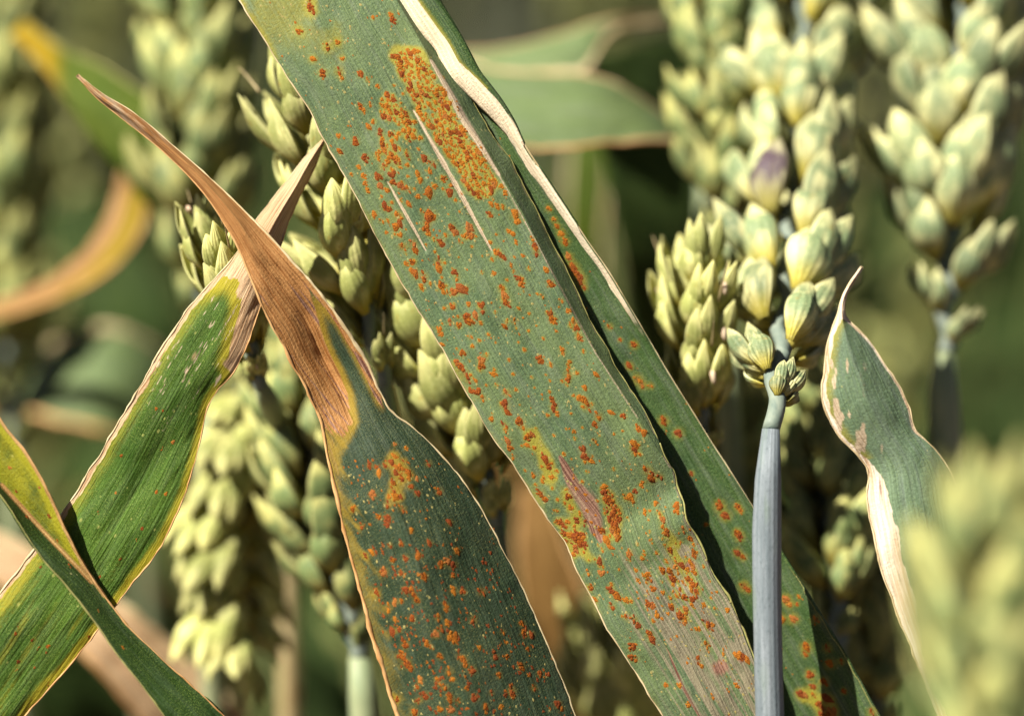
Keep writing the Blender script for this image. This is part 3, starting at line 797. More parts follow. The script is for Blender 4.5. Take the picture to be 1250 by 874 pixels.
B_inner = [(x, y, d + 0.35 * float(np.interp(y, [-200, 60, 150, 420, 900], [1, 1, 0.2, -1, -2.6]))) for x, y, d in B_inner]
B_left = [(x, y, d - 2.4) for x, y, d in B_left]; B_ridge = [(x, y, d - 1.0) for x, y, d in B_ridge]; B_inner = [(x, y, d - 1.0) for x, y, d in B_inner]
def bulgeB(s, u, wid):
    return -0.16 * wid * MMPX * 1000 * math.sin(math.pi * min(1.0, u)) * u
B_inner = [(x + float(np.interp(y, [280, 420, 900], [0, 3.0, 1.5])), y - float(np.interp(y, [280, 420, 900], [0, 1.2, .5])), d) for x, y, d in B_inner]
LB = Leaf((0.53, 0.848), [B_left, B_ridge, B_inner], 420, [46, 12], [bulgeB, 0.10], M_LEAF_B, 0.25, 5)
fl = (LB.seg == 1)
tanfrac = np.interp(LB.py, [-200, 0, 40, 75, 95, 130, 170, 260, 900], [0.35, 0.5, 0.5, 0.45, 0.25, 0.12, 0.0, 0.0, 0.0])
LB.masks['dry'] += fl * smooth(tanfrac - 0.08, tanfrac + 0.08, LB.u) * smooth(470, 300, LB.py + 60 * (fnoise(LB.S / 25, LB.S * 0, 55) - .5))
LB.masks['yel'] += fl * 0.8 * np.exp(-((LB.u - tanfrac) / 0.12) ** 2) * (LB.py < 110)
B_spots = [(670,255,4),(685,285,5),(690,295,5),(694,314,5),(699,325,6),(703,333,6),(708,341,7),(712,350,5),(774,421,5),(744,399,4),(757,415,3),(768,447,5),(778,463,6),(784,470,5),(794,471,4),(810,514,6),(828,529,6),
 (878,617,6.5),(885,629,6.5),(900,618,4.5),(904,623,4),(900,650,5),(903,655,5.5),(844,578,3.5),(900,674,5),(907,680,4.5),(908,715,6),(912,719,5),(959,731,6),(963,737,5),(969,755,6),(954,755,6),(996,756,5),(984,790,6.5),(983,798,4),(1010,791,5),(1013,810,6),(1027,807,4),(989,823,6),(1006,832,6),(992,838,5),(977,846,6),(983,849,5),(993,848,4),(1010,853,7),(1006,866,7),(1016,868,7),(1000,860,6),(1030,843,4),(1064,869,5),(975,728,3),(973,737,3),(1003,874,6),(1012,876,6),(676,268,3.5),(680,276,4),(862,640,3)]
LB.halo(B_spots, 1.12, 0.62, 'spore')
LB.halo(B_spots, 1.7, 0.55)
d, t = seg_dist(LB.px, LB.py, [(985, 850), (1010, 860), (1012, 880)]); LB.masks['yel'] += 0.7 * np.exp(-(d / 9) ** 2)
footB = at(1110, 1090, FOCUS + 0.018)
rootB = thing('wheat_leaf', 'dark green wheat leaf with curled cream margin tucked behind the broad rusted leaf', 'leaf', (float(footB[0]), float(footB[1]) + 0.02, 0.0))
LB.build(rootB)
LB.margin(rootB, -1, np.interp(LB.py[:, -1], [100, 300, 420, 900], [0.00009, 0.00009, 0.00006, 0.00006]), M_MARGIN_YEL)
LB.margin(rootB, 46, np.interp(LB.py[:, 46], [100, 180, 300, 420, 900], [0.00007, 0.00014, 0.00009, 0.00006, 0.00005]), M_MARGIN_PALE)
add_rust(LB, rootB, B_spots, 300, 0, 13)
add_rust(LB, rootB, fine_specks(LB, 70, 78, 0, 0.8, 1.7, 20), 0, 0, 14)
stalk(rootB, LB.P[-1, 30], np.array(rootB.location), 0.0016, M_STEM_GREEN)

# 3. the dark rusted leaf with the brown twisted tip
C_left = [(93, 93, 2.0), (118, 120, 1.5), (140, 138, 1.2), (200, 186, 0.4), (250, 238, -0.6), (275, 275, -1.2), (292, 306, -1.6), (306, 340, -2.0), (325, 383, -2.2), (350, 430, -2.0), (375, 478, -1.6), (394, 519, -1.2), (399, 552, -1.4), (409, 600, -1.6), (424, 660, -1.6), (442, 730, -1.6), (464, 805, -1.5), (487, 878, -1.4), (512, 960, -1), (560, 1100, 2)]
C_mid = [(94, 92, 1.4), (122, 118, 0.6), (148, 136, 0.2), (208, 184, -0.6), (262, 236, -1.6), (288, 268, -2.2), (312, 304, -2.0), (342, 345, -1.2), (372, 388, -0.2), (392, 432, 0.6), (416, 478, 0.6), (436, 520, -0.6), (456, 560, -2.2), (480, 610, -3.2), (506, 680, -3.6), (530, 750, -3.6), (556, 820, -3.4), (578, 880, -3.2), (605, 960, -2.6), (660, 1100, 1)]
C_right = [(95, 91, 2.0), (126, 115, 1.6), (156, 133, 1.4), (216, 182, 0.8), (274, 234, 0.0), (302, 262, -0.6), (338, 298, -1.2), (364, 327, -1.4), (395, 364, -1.4), (425, 404, -1.2), (450, 447, -0.8), (467, 482, -0.2), (482, 507, 0.2), (505, 523, 0.6), (530, 545, 0.9), (560, 582, 1.1), (585, 618, 1.2), (612, 666, 1.4), (640, 722, 1.6), (668, 785, 1.8), (692, 845, 2.0), (706, 880, 2.2), (735, 960, 3), (785, 1100, 5)]
C_left, C_mid, C_right = [[(x, y, d + float(np.interp(y, [90, 250, 300, 440, 540], [0, -0.4, -0.2, 0.8, 0]))) for x, y, d in q] for q in (C_left, C_mid, C_right)]
LC = Leaf((0.62, 0.785), [C_left, C_mid, C_right], 520, [44, 44], [0.05, 0.07], M_LEAF_C, 0.35, 8)
xb = np.interp(LC.py, [0, 345, 350, 420, 450, 480, 515, 530, 560, 640, 760], [900, 900, 378, 397, 412, 425, 431, 425, 415, 418, 430])
xe = np.interp(LC.py, [0, 330, 400, 440, 480, 505, 520], [0, 362, 414, 436, 456, 468, 700])      # dry right margin of the neck
wob = 7 * (fnoise(LC.px / 14, LC.py / 40, 61) - 0.5)
wv = 60 * (fnoise(LC.Wd / 4, LC.S / 200, 66) - 0.5)
dry = smooth(7, -7, LC.px - xb + wob) * smooth(548, 500, LC.py + wv)
LC.masks['dry'] += np.maximum(dry, smooth(-5, 5, LC.px - xe + wob * .5) * smooth(512, 470, LC.py + wv * .5))
LC.masks['yel'] += 1.0 * np.exp(-((LC.px - xb) / 9) ** 2) * smooth(345, 385, LC.py) * smooth(570, 520, LC.py)
LC.masks['yel'] += 0.7 * np.exp(-((LC.px - xe) / 7) ** 2) * smooth(350, 380, LC.py) * smooth(515, 490, LC.py)
el = LC.edge_px(0)
LC.masks['yel'] += smooth(34, 4, el + 34 * (fnoise(LC.Wd / 7, LC.S / 45, 71) - .45)) * smooth(500, 530, LC.py) * np.interp(LC.py, [500, 560, 640, 760, 874], [1.0, 0.9, 0.62, 0.5, 0.42])
LC.masks['nec'] += 0.42 * smooth(22, 8, el + 8 * (fnoise(LC.px / 12, LC.py / 20, 72) - .5)) * smooth(500, 525, LC.py) * smooth(700, 600, LC.py)
LC.masks['nec'] += 0.85 * smooth(0.5, 0.75, fnoise(LC.Wd / 2.6, LC.S / 110, 73)) * (LC.masks['dry'] > 0.5) * smooth(250, 400, LC.py)  # dead-tissue streaks, also standing for dark creases put into the colour
LC.masks['bleach'] += 0.8 * smooth(240, 150, LC.py) * fnoise(LC.Wd / 3, LC.S / 60, 74)
C_spots0 = [(451,568,5),(459,570,3.5),(462,578,5),(470,568,4),(481,556,5),(478,565,5),(486,570,6),(493,574,6),(499,578,6),(494,563,4),(483,576,5),(490,584,5),(499,584,4),(480,589,5),(480,598,5),(483,605,6),(489,607,4),(475,606,4),(502,594,4),(510,602,5),(536,600,6),(523,566,5),(455,603,6),(492,622,5),(473,616,5),(462,631,5),(473,632,6),(472,640,5),(441,642,5),(549,638,5),(502,648,4),(430,622,4),(482,542,3.5),(496,547,3.5),(509,584,4),
 (524,662,5),(490,664,4),(495,681,5),(511,678,5.5),(558,672,5.5),(538,689,5.5),(546,685,6),(553,690,6),(553,702,4),(468,698,6),(518,703,6),(511,701,3),(489,699,4),(494,702,3),(495,720,6),(502,719,4),(509,733,5),(506,727,5),(460,724,5),(474,742,6),(482,734,5),(490,734,4),(553,720,6),(565,722,5),(588,722,6.5),(545,742,5),(543,736,4),(535,753,5),(503,754,5),(578,756,6),(479,770,6),(488,768,3.5),(532,774,6),(538,768,5),(546,760,5),(550,776,6),(556,776,5),(446,678,4),(454,674,5),(476,666,4),(479,684,4),(614,771,4),(482,755,4),
 (521,785,5),(555,782,5),(537,801,5),(565,804,6),(568,811,5),(576,818,6),(495,786,6),(490,798,6),(496,808,7),(501,814,5),(548,819,6),(553,829,4),(535,831,6),(543,838,5),(513,830,5),(509,838,4),(519,849,6.5),(511,855,4),(549,851,6),(550,866,6),(579,851,6),(593,862,5),(624,842,6),(626,848,5),(605,802,5),(619,801,4),(609,824,5),(636,813,6),(659,822,5),(640,773,6),(649,774,5),(637,761,5),(652,839,5),(681,859,6),(686,865,4),(644,792,4),(506,870,6),(537,865,5),(485,853,4),(619,784,3),(527,790,4),(560,800,4),(585,790,4),(600,845,4),(570,840,4),(560,855,4),(612,862,4)]
C_spots = [(x, y, r * 0.93) for x, y, r in C_spots0]
LC.halo(C_spots, 1.0, 0.48, 'spore')
LC.halo(C_spots, 1.5, 0.40)
d, t = seg_dist(LC.px, LC.py, [(480, 560), (490, 580), (482, 606)]); LC.masks['yel'] += 0.6 * np.exp(-(d / 12) ** 2)
LC.masks['yel'] += 0.35 * smooth(650, 760, LC.py) * smooth(0.45, 0.7, fnoise(LC.px / 45, LC.py / 60, 75)) * (LC.seg == 0)
footC = at(640, 1100, FOCUS + 0.02)
rootC = thing('wheat_leaf', 'rust spotted dark leaf narrowing at a neck into a long brown twisted tip', 'leaf', (float(footC[0]), float(footC[1]) + 0.02, 0.0))
LC.build(rootC)
LC.margin(rootC, 0, np.interp(LC.py[:, 0], [90, 200, 400, 560, 760, 900], [0.00005, 0.00010, 0.00018, 0.00026, 0.00034, 0.00036]), M_MARGIN_TAN)
LC.margin(rootC, -1, np.interp(LC.py[:, -1], [90, 200, 420, 520, 900], [0.00005, 0.00012, 0.00026, 0.00011, 0.00008]), M_MARGIN_PALE)
add_rust(LC, rootC, C_spots, 300, None, 23)
add_rust(LC, rootC, fine_specks(LC, 190, 89, None, 1.4, 3.2, 20, (LC.py > 660) & (LC.u < .9)), 0, None, 26, None, 'fine_rust')
add_rust(LC, rootC, fine_specks(LC, 220, 79, None, 0.9, 2.2, 14, LC.py > 560), 0, None, 24)
add_rust(LC, rootC, fine_specks(LC, 170, 179, None, 0.8, 1.9, 14, LC.py > 570), 0, None, 25, M_FLECK, 'pale_flecks')
stalk(rootC, LC.P[-1, 44], np.array(rootC.location), 0.0017, M_STEM_GREEN)

# 4. the green leaf with a straw-coloured tip rising from the lower left
D_left = [(394, 170, 3.5), (374, 190, 3.2), (350, 221, 2.8), (330, 246, 2.4), (314, 266, 2.2), (291, 306, 1.6), (262, 341, 1.2), (236, 370, 0.8), (190, 440, 0.2), (160, 492, 0), (130, 540, -0.2), (100, 590, -0.4), (75, 626, -0.6), (40, 674, -1), (0, 724, -1.4), (-60, 800, -2), (-160, 930, 0)]
D_mid = [(395, 171, 3.2), (379, 196, 2.4), (360, 230, 2.0), (343, 258, 1.6), (327, 286, 1.6), (306, 332, 1.8), (286, 372, 1.9), (268, 410, 1.8), (236, 464, 1.6), (204, 524, 1.4), (176, 580, 1.2), (146, 634, 1), (116, 684, .6), (72, 750, 0.2), (24, 818, -0.4), (-30, 890, -1), (-120, 1000, 1)]
D_right = [(396, 172, 3.5), (384, 204, 3.2), (366, 240, 3.0), (352, 272, 2.8), (342, 300, 2.6), (326, 350, 2.0), (312, 392, 1.6), (300, 424, 1.4), (284, 458, 1.2), (258, 486, 0.8), (243, 542, 0.2), (226, 600, -0.2), (196, 668, -0.4), (150, 727, -0.6), (96, 798, -0.8), (46, 856, -1.2), (0, 912, -1.6), (-90, 1020, 0)]
D_mid = [(x, y, d - float(np.interp(y, [170, 300, 380, 900], [0.2, 0.5, 1.5, 1.7]))) for x, y, d in D_mid]
D_left, D_mid, D_right = [[(x, y, d + float(np.interp(y, [170, 260, 320, 460, 560], [0.3, 0.2, -0.3, -0.9, 0]))) for x, y, d in q] for q in (D_left, D_mid, D_right)]
LD = Leaf((-0.56, 0.828), [D_left, D_mid, D_right], 420, [36, 36], [0.06, 0.06], M_LEAF_D, 0.40, 12)
xb = np.interp(LD.py, [0, 318, 330, 345, 380, 420, 445, 462, 470, 2000], [0, 0, 262, 292, 290, 281, 274, 284, 400, 400])
wob = 8 * (fnoise(LD.px / 10, LD.py / 40, 81) - 0.5) + 26 * (fnoise(LD.Wd / 3.5, LD.S / 150, 84) - 0.5) * smooth(420, 330, LD.py)
LD.masks['dry'] += smooth(-6, 6, LD.px - xb + wob)
LD.masks['yel'] += 0.95 * np.exp(-((LD.px - xb) / 13) ** 2) * smooth(315, 335, LD.py)
LD.masks['yel'] += 0.7 * smooth(380, 325, LD.py)
eD = LD.edge_px(0)
LD.masks['dry'] += smooth(8, 3, eD + 5 * (fnoise(LD.px / 9, LD.py / 9, 82) - .5)) * np.interp(LD.py, [300, 560, 640, 900], [1, 0.95, 0.8, 0.5])
LD.masks['yel'] += 0.5 * smooth(30, 6, eD)
eR = LD.edge_px(-1)
LD.masks['yel'] += 0.9 * smooth(16, 2, eR) * smooth(440, 480, LD.py)
LD.masks['yel'] += 0.45 * smooth(600, 760, LD.py) * smooth(0.35, 0.7, fnoise(LD.Wd / 11, LD.S / 110, 85))
LD.masks['dry'] += 0.5 * np.exp(-(((LD.px - 238) / 8) ** 2 + ((LD.py - 437) / 14) ** 2)) + 0.5 * np.exp(-(((LD.px - 265) / 7) ** 2 + ((LD.py - 462) / 8) ** 2))
LD.masks['nec'] += 0.6 * (LD.masks['dry'] > 0.6) * smooth(0.5, 0.75, fnoise(LD.Wd / 4, LD.S / 70, 83)) * smooth(300, 360, LD.py) * (LD.px > xb)
LD.masks['bleach'] += 0.7 * smooth(0.58, 0.78, fnoise(LD.Wd / 1.8, LD.S / 26, 86)) * smooth(640, 430, LD.py) * smooth(320, 360, LD.py) * (LD.px < xb)
footD = at(-140, 1050, FOCUS + 0.02)
rootD = thing('wheat_leaf', 'green wheat leaf with a dried straw coloured pointed tip rising from the lower left', 'leaf', (float(footD[0]), float(footD[1]) + 0.02, 0.0))
LD.build(rootD)
LD.margin(rootD, 0, np.interp(LD.py[:, 0], [170, 300, 600, 900], [0.00006, 0.00012, 0.00014, 0.00012]), M_MARGIN_PALE)
LD.margin(rootD, -1, 0.00010, M_MARGIN_TAN)
D_spots = fine_specks(LD, 26, 91, None, 1.6, 3.0, 16, LD.py > 470)
LD.halo(D_spots, 1.8, 0.6)
add_rust(LD, rootD, D_spots, 300, None, 33)
stalk(rootD, LD.P[-1, 36], np.array(rootD.location), 0.0016, M_STEM_GREEN)

# 5. the folded yellow-green leaf in the lower left corner
E_left = [(-90, 500, -3.9), (-40, 562, -3.7), (0, 604, -3.5), (46, 674, -3.5), (98, 735, -3.5), (144, 799, -3.4), (203, 876, -3.2), (240, 930, -2.8), (330, 1060, 0)]
E_fold = [(-70, 478, -1.9), (-30, 552, -1.7), (2, 592, -1.6), (60, 656, -1.5), (110, 708, -1.5), (148, 760, -1.6), (200, 814, -1.4), (262, 868, -1.2), (300, 910, -1), (380, 1040, 2)]
E_right = [(-40, 430, -3.3), (-16, 482, -3.2), (1, 512, -3.1), (39, 562, -3.0), (60, 602, -2.9), (76, 638, -2.7), (98, 682, -2.3), (120, 716, -1.9), (152, 759, -1.7), (204, 810, -1.5), (266, 865, -1.3), (304, 907, -1.1), (384, 1036, 1.9)]
E_left, E_fold, E_right = [[(x, y, d - 0.4) for x, y, d in q] for q in (E_left, E_fold, E_right)]
LE = Leaf((0.63, 0.777), [E_left, E_fold, E_right], 260, [22, 22], [0.05, 0.06], M_LEAF_E, 0.3, 15)
up = (LE.seg == 1) & (LE.py < 730)
LE.masks['yel'] += up * (0.45 + 0.9 * (fnoise(LE.px / 22, LE.py / 30, 92) - 0.35))  # sunlit side coloured yellower than the face turned away
LE.masks['yel'] += 0.8 * smooth(14, 2, LE.edge_px(-1)) * up
LE.masks['dry'] += 0.8 * smooth(6, 1, LE.edge_px(-1)) * up
d, t = seg_dist(LE.px, LE.py, [(2, 592), (60, 656), (112, 710)])
LE.masks['dry'] += 0.75 * np.exp(-(d / 4) ** 2)
footE = at(360, 1070, FOCUS + 0.01)
rootE = thing('wheat_leaf', 'folded yellow green leaf crossing in front at the lower left corner', 'leaf', (float(footE[0]), float(footE[1]) + 0.02, 0.0))
LE.build(rootE)
LE.margin(rootE, 0, 0.00010, M_MARGIN_YEL)
LE.margin(rootE, -1, 0.00012, M_MARGIN_TAN)
E_spots = [(12, 571, 3), (33, 631, 3), (60, 630, 3), (85, 690, 3), (20, 600, 2.2), (48, 595, 2), (70, 660, 2.2), (150, 790, 2.2), (120, 745, 2)]
add_rust(LE, rootE, E_spots, 300, None, 43)
stalk(rootE, LE.P[-1, 20], np.array(rootE.location), 0.0016, M_STEM_GREEN)

# 6. the small pale leaf at the right with a thread-like tip
F_left = [(1052, 325, 4.2), (1040, 341, 4.2), (1029, 360, 4.2), (1023, 382, 4.2), (1012, 412, 4), (1006, 452, 4), (1005, 491, 4), (1022, 529, 4.2), (1054, 564, 4.6), (1060, 618, 5), (1073, 682, 5), (1092, 739, 5.2), (1112, 790, 5.4), (1140, 860, 6), (1165, 960, 8), (1180, 1080, 12)]
F_mid = [(1052.6, 325.5, 4), (1041.5, 342, 3.8), (1031, 361, 3.8), (1028, 383, 3.2), (1033, 412, 2.8), (1046, 453, 2.6), (1060, 492, 2.8), (1078, 528, 3.4), (1100, 562, 3.6), (1112, 618, 3.6), (1126, 682, 3.8), (1140, 739, 4), (1155, 790, 4.2), (1175, 860, 5), (1195, 960, 7), (1210, 1080, 12)]
F_right = [(1053, 326, 4.2), (1043, 343, 4.2), (1033, 362, 4.2), (1032, 384, 4.2), (1056, 410, 4.4), (1086, 453, 4.6), (1110, 496, 4.8), (1120, 526, 4.8), (1143, 549, 5), (1163, 580, 5.2), (1174, 630, 5.4), (1182, 690, 5.8), (1190, 745, 6), (1200, 790, 6.2), (1212, 860, 6.8), (1225, 960, 8.5), (1238, 1080, 13)]
F_left, F_mid, F_right = [[(x, y, d - 6.5) for x, y, d in q] for q in (F_left, F_mid, F_right)]
LF = Leaf((0.12, 0.99), [F_left, F_mid, F_right], 300, [24, 24], [0.05, 0.06], M_LEAF_F, 0.3, 18)
eF = LF.edge_px(0)
LF.masks['dry'] += smooth(400, 375, LF.py)
LF.masks['dry'] += smooth(9, 3, eF + 6 * (fnoise(LF.px / 9, LF.py / 12, 93) - .5)) * (LF.py < 570)
wF = np.interp(LF.py, [555, 600, 640, 740, 800], [2, 26, 30, 26, 10])
LF.masks['dry'] += smooth(4, -4, eF - wF + 8 * (fnoise(LF.px / 8, LF.py / 12, 94) - .5)) * (LF.py > 555)
LF.masks['bleach'] += 1.2 * smooth(0.55, 0.72, fnoise(LF.Wd / 9, LF.S / 30, 95)) * smooth(70, 20, eF) * (LF.py < 560)
LF.masks['yel'] += 0.7 * smooth(26, 6, eF) * (LF.py < 560)
LF.masks['dry'] += 0.8 * smooth(6, 1, LF.edge_px(-1)) * smooth(560, 520, LF.py)
LF.masks['nec'] += 0.5 * np.exp(-(((LF.px - 1076) / 9) ** 2 + ((LF.py - 590) / 22) ** 2))
footF = at(1225, 1090, FOCUS + 0.03)
rootF = thing('wheat_leaf', 'small pale green leaf with cream edges and thread-like tip standing right of the blue-grey stem', 'leaf', (float(footF[0]), float(footF[1]) + 0.02, 0.0))
LF.build(rootF)
LF.margin(rootF, 0, np.interp(LF.py[:, 0], [320, 380, 500, 900], [0.00010, 0.00014, 0.00016, 0.00014]), M_MARGIN_PALE)
LF.margin(rootF, -1, 0.00012, M_MARGIN_PALE)
stalk(rootF, LF.P[-1, 24], np.array(rootF.location), 0.0016, M_STEM_GREEN)

# ------------------------------------------------------------------ wheat ears
def husk_geo(L, Wd, T, bow, beak, keel, seed, nr=11, nc=12, closed=False, peak=1.28):
    """one boat-shaped bract: base at the origin, up local Z, back (keel) towards +Y, hollow side towards -Y; mm -> m"""
    r = np.random.default_rng(seed)
    t = np.linspace(0, 1, nr) ** 0.9
    prof = np.sin(np.pi * np.clip(t, 0, 1) ** peak) ** 0.62
    prof = np.maximum(prof, 0.05); prof[0] = 0.28; prof[-1] = 0.06
    prof = np.maximum(prof, 0.28 * (1 - t) + 0.1 * 0)
    prof[-1] = 0.05
    ph = np.linspace(0, 2 * np.pi, nc, endpoint=False)
    skew = r.uniform(-0.5, 0.5)
    V, UV = [], []
    for i in range(nr):
        z = t[i] * L
        if t[i] > 0.9: z += (t[i] - 0.9) / 0.1 * beak
        cy = bow * math.sin(math.pi * t[i] * 0.9)
        cx = skew * t[i] ** 3
        for j in range(nc):
            x = math.cos(ph[j]) * Wd * 0.5 * prof[i]
            sy = math.sin(ph[j])
            if sy >= 0: y = sy * T * 0.5 * prof[i]
            else: y = sy * T * 0.3 * prof[i] if closed else -sy * T * 0.5 * prof[i] * 0.72
            if sy > 0.95: y += keel * prof[i] * (0.4 + t[i])
            V.append((cx + x, cy + y, z)); UV.append((j / nc, t[i]))
    V = np.array(V) / 1000.0
    F = grid_faces(nr, nc, True)
    F.append(tuple(range(nc - 1, -1, -1))); F.append(tuple((nr - 1) * nc + k for k in range(nc)))
    return V, F, np.array(UV)

def xform(V, rx=0, ry=0, rz=0, loc=(0, 0, 0), sc=1.0):
    M = Matrix.Rotation(rz, 3, 'Z') @ Matrix.Rotation(ry, 3, 'Y') @ Matrix.Rotation(rx, 3, 'X')
    return (V * sc) @ np.array(M).T + np.array(loc) / 1000.0

def join(parts):
    V, F, U, nb = [], [], [], 0
    for v, f, u in parts:
        V.append(v); U.append(u); F += [tuple(i + nb for i in ff) for ff in f]; nb += len(v)
    return np.concatenate(V), F, np.concatenate(U)

def spikelet_parts(seed, low=False):
    """florets (joined, the spikelet's core) + two glumes; local Z up, +Y away from the rachis, fan along X"""
    r = np.random.default_rng(seed)
    nr, nc = (7, 8) if low else (12, 16)
    fl = []
    for k, (fx, an, L, yy, zz) in enumerate(((-1.2, -0.30, 7.6, 0.5, 0.9), (1.2, 0.30, 7.8, 0.5, 1.0), (-0.6, -0.10, 7.8, 0.9, 1.9), (0.6, 0.12, 7.6, 0.2, 2.3), (0.0, 0.0, 7.0, 0.2, 0.6))):
        v, f, u = husk_geo(L * r.uniform(0.90, 1.10), 4.0 * r.uniform(.88, 1.12), 3.0, 0.5, r.uniform(0.2, 1.2), 0.42, seed + k, nr, nc, k >= 3)
        v = xform(v, r.uniform(-0.16, 0.02), an + r.uniform(-.09, .09), -an * 2.4 + r.uniform(-.3, .3), (fx, yy, zz))
        fl.append((v, f, u))
    gl = []
    for sgn in (-1, 1):
        v, f, u = husk_geo(6.4 * r.uniform(0.9, 1.1), 4.4 * r.uniform(.88, 1.12), 3.1, 0.7, r.uniform(0.4, 1.3), 0.6, seed + 11, nr, nc, False, 1.15)
        v = xform(v, r.uniform(-.1, .04), sgn * (0.36 + r.uniform(-.10, .10)), -sgn * 1.05 + r.uniform(-.25, .25), (sgn * 1.5, 0.9, 0.0))
        gl.append((v, f, u))
    return fl, gl

SPIK = {}
def spik_meshes(mat, seed, low=False):
    key = (mat.name, seed, low)
    if key not in SPIK:
        fl, gl = spikelet_parts(seed, low)
        v, f, u = join(fl)
        SPIK[key] = (mesh_from('spikelet', v, f, mat, u), [mesh_from('glume', *g[:2], mat, g[2]) for g in gl], join(fl + gl))
    return SPIK[key]

def ear_frames(P, n, size, roll, tilt, seed, view, bare=0.0):
    """matrices of the spikelets along an ear axis P (base to tip)"""
    r = np.random.default_rng(seed)
    T = np.gradient(P, axis=0); T /= np.linalg.norm(T, axis=1)[:, None]
    out = []
    m = len(P)
    for k in range(n):
        t = bare + (1 - bare) * (k + 0.55) / (n + 0.05)
        i = min(m - 1, int(t * (m - 1)))
        p, tg = P[i], T[i]
        side = np.cross(tg, view); side /= np.linalg.norm(side)
        front = np.cross(side, tg)
        a = roll + r.normal(0, 0.22)
        s = side * math.cos(a) + front * math.sin(a)
        last = k >= n - 1
        if k % 2: s = -s
        al = (tilt + r.normal(0, 0.11)) * (0.15 if last else 1)
        Z = tg * math.cos(al) + s * math.sin(al)
        Y = s * math.cos(al) - tg * math.sin(al)
        X = np.cross(Y, Z)
        sc = size * np.interp(t, [0, 0.06, 0.12, 0.20, 0.30, 0.8, 1.0], [0.34, 0.38, 0.62, 0.88, 1.0, 1.0, 0.8]) * r.uniform(0.90, 1.10)
        m4 = np.eye(4)
        m4[:3, 0] = X * sc; m4[:3, 1] = Y * sc; m4[:3, 2] = Z * sc
        m4[:3, 3] = p + s * 0.0004 * size
        out.append(m4)
    return out

def ear(label, axis, n, size, roll, mat, seed,  stem_px=None, stem_mat=None, stem_r=0.0014, tilt=0.42, glumes=True, slim=0.86, bare=0.0, group=None, awns=0, anthers=0, foot=None, pts_extra=None):
    """axis: (px, py, depth_mm from focus) base to tip; the stem goes on from the base down to the soil"""
    stem_mat = stem_mat or M_STEM_GREEN
    A3 = np.array([at(x, y, FOCUS + d / 1000) for x, y, d in axis])
    P = curve3(A3, 80)
    sp = [A3[0]] + [at(x, y, FOCUS + d / 1000) for x, y, d in (stem_px or [])]
    last = sp[-1]
    if foot is None:
        foot = np.array([last[0] + 0.02, last[1] + 0.02, -0.005])
    root = thing('wheat_ear', label, 'wheat ear', (float(foot[0]), float(foot[1]), 0.0), group)
    off = np.array(root.location)
    # stem
    knee = last + (foot - last) * 0.35 + np.array([-0.004, 0.002, 0])
    S = curve3(sp + [knee, foot], 150) - off
    ii = np.arange(150)
    V, F, UV = tube_geo(S, stem_r * (1 + 0.10 * (fnoise(ii / 11, np.zeros(150), seed) - .5)) * np.interp(ii, [0, 1, 2, 4, 149], [0.62, 0.93, 1.02, 0.97, 1.12]), 18)
    link('stem', mesh_from('stem', V, F, stem_mat, UV), root)
    # rachis, zigzag between the nodes
    frames = ear_frames(P, n, size, roll, tilt, seed, CR @ np.array([0, 0, 1.0]), bare)
    zig = [P[0]] + [f[:3, 3] for f in frames]
    V, F, UV = tube_geo(curve3(np.array(zig), 90) - off, np.interp(np.arange(90), [0, 12, 30, 89], [0.62 * stem_r, 0.6 * stem_r, 0.0008, 0.0005]), 9)
    link('rachis', mesh_from('rachis', V, F, M_RACHIS, UV), root)
    r = np.random.default_rng(seed)
    for k, m4 in enumerate(frames):
        core, gls, _ = spik_meshes(mat, int(r.integers(6)) * 37 + 5)
        m = m4.copy(); m[:3, 3] -= off; m[:3, 0] *= slim; m[:3, 1] *= slim
        o = link('spikelet', core, root); o.matrix_local = Matrix(m.tolist())
        if glumes:
            for g in gls:
                link('glume', g, o)
        if awns and r.random() < awns:
            L = r.uniform(3, 7) / 1000
            q = np.array([[0.0003, 0.0008, 0.0098], [0.0005, 0.0010, 0.0098 + L * .5], [0.0010, 0.0016, 0.0098 + L]])
            V, F, UV = tube_geo(curve3(q, 8), np.linspace(0.00022, 0.00006, 8), 5)
            link('awn', mesh_from('awn', V, F, M_STRAW, UV), o)
        if anthers and r.random() < anthers:
            b = np.array([r.uniform(-1.5, 1.5), r.uniform(1.6, 2.4), r.uniform(5, 9)]) / 1000
            q = np.array([b, b + [0.0003, 0.0012, 0.0004], b + [0.0004, 0.0022, -0.0006]])
            V, F, UV = tube_geo(curve3(q, 7), np.array([1, 2, 3.5, 4.4, 4.4, 3.5, 2]) * 0.0001, 6)
            link('anther', mesh_from('anther', V, F, M_ANTHER, UV), o)
    return root

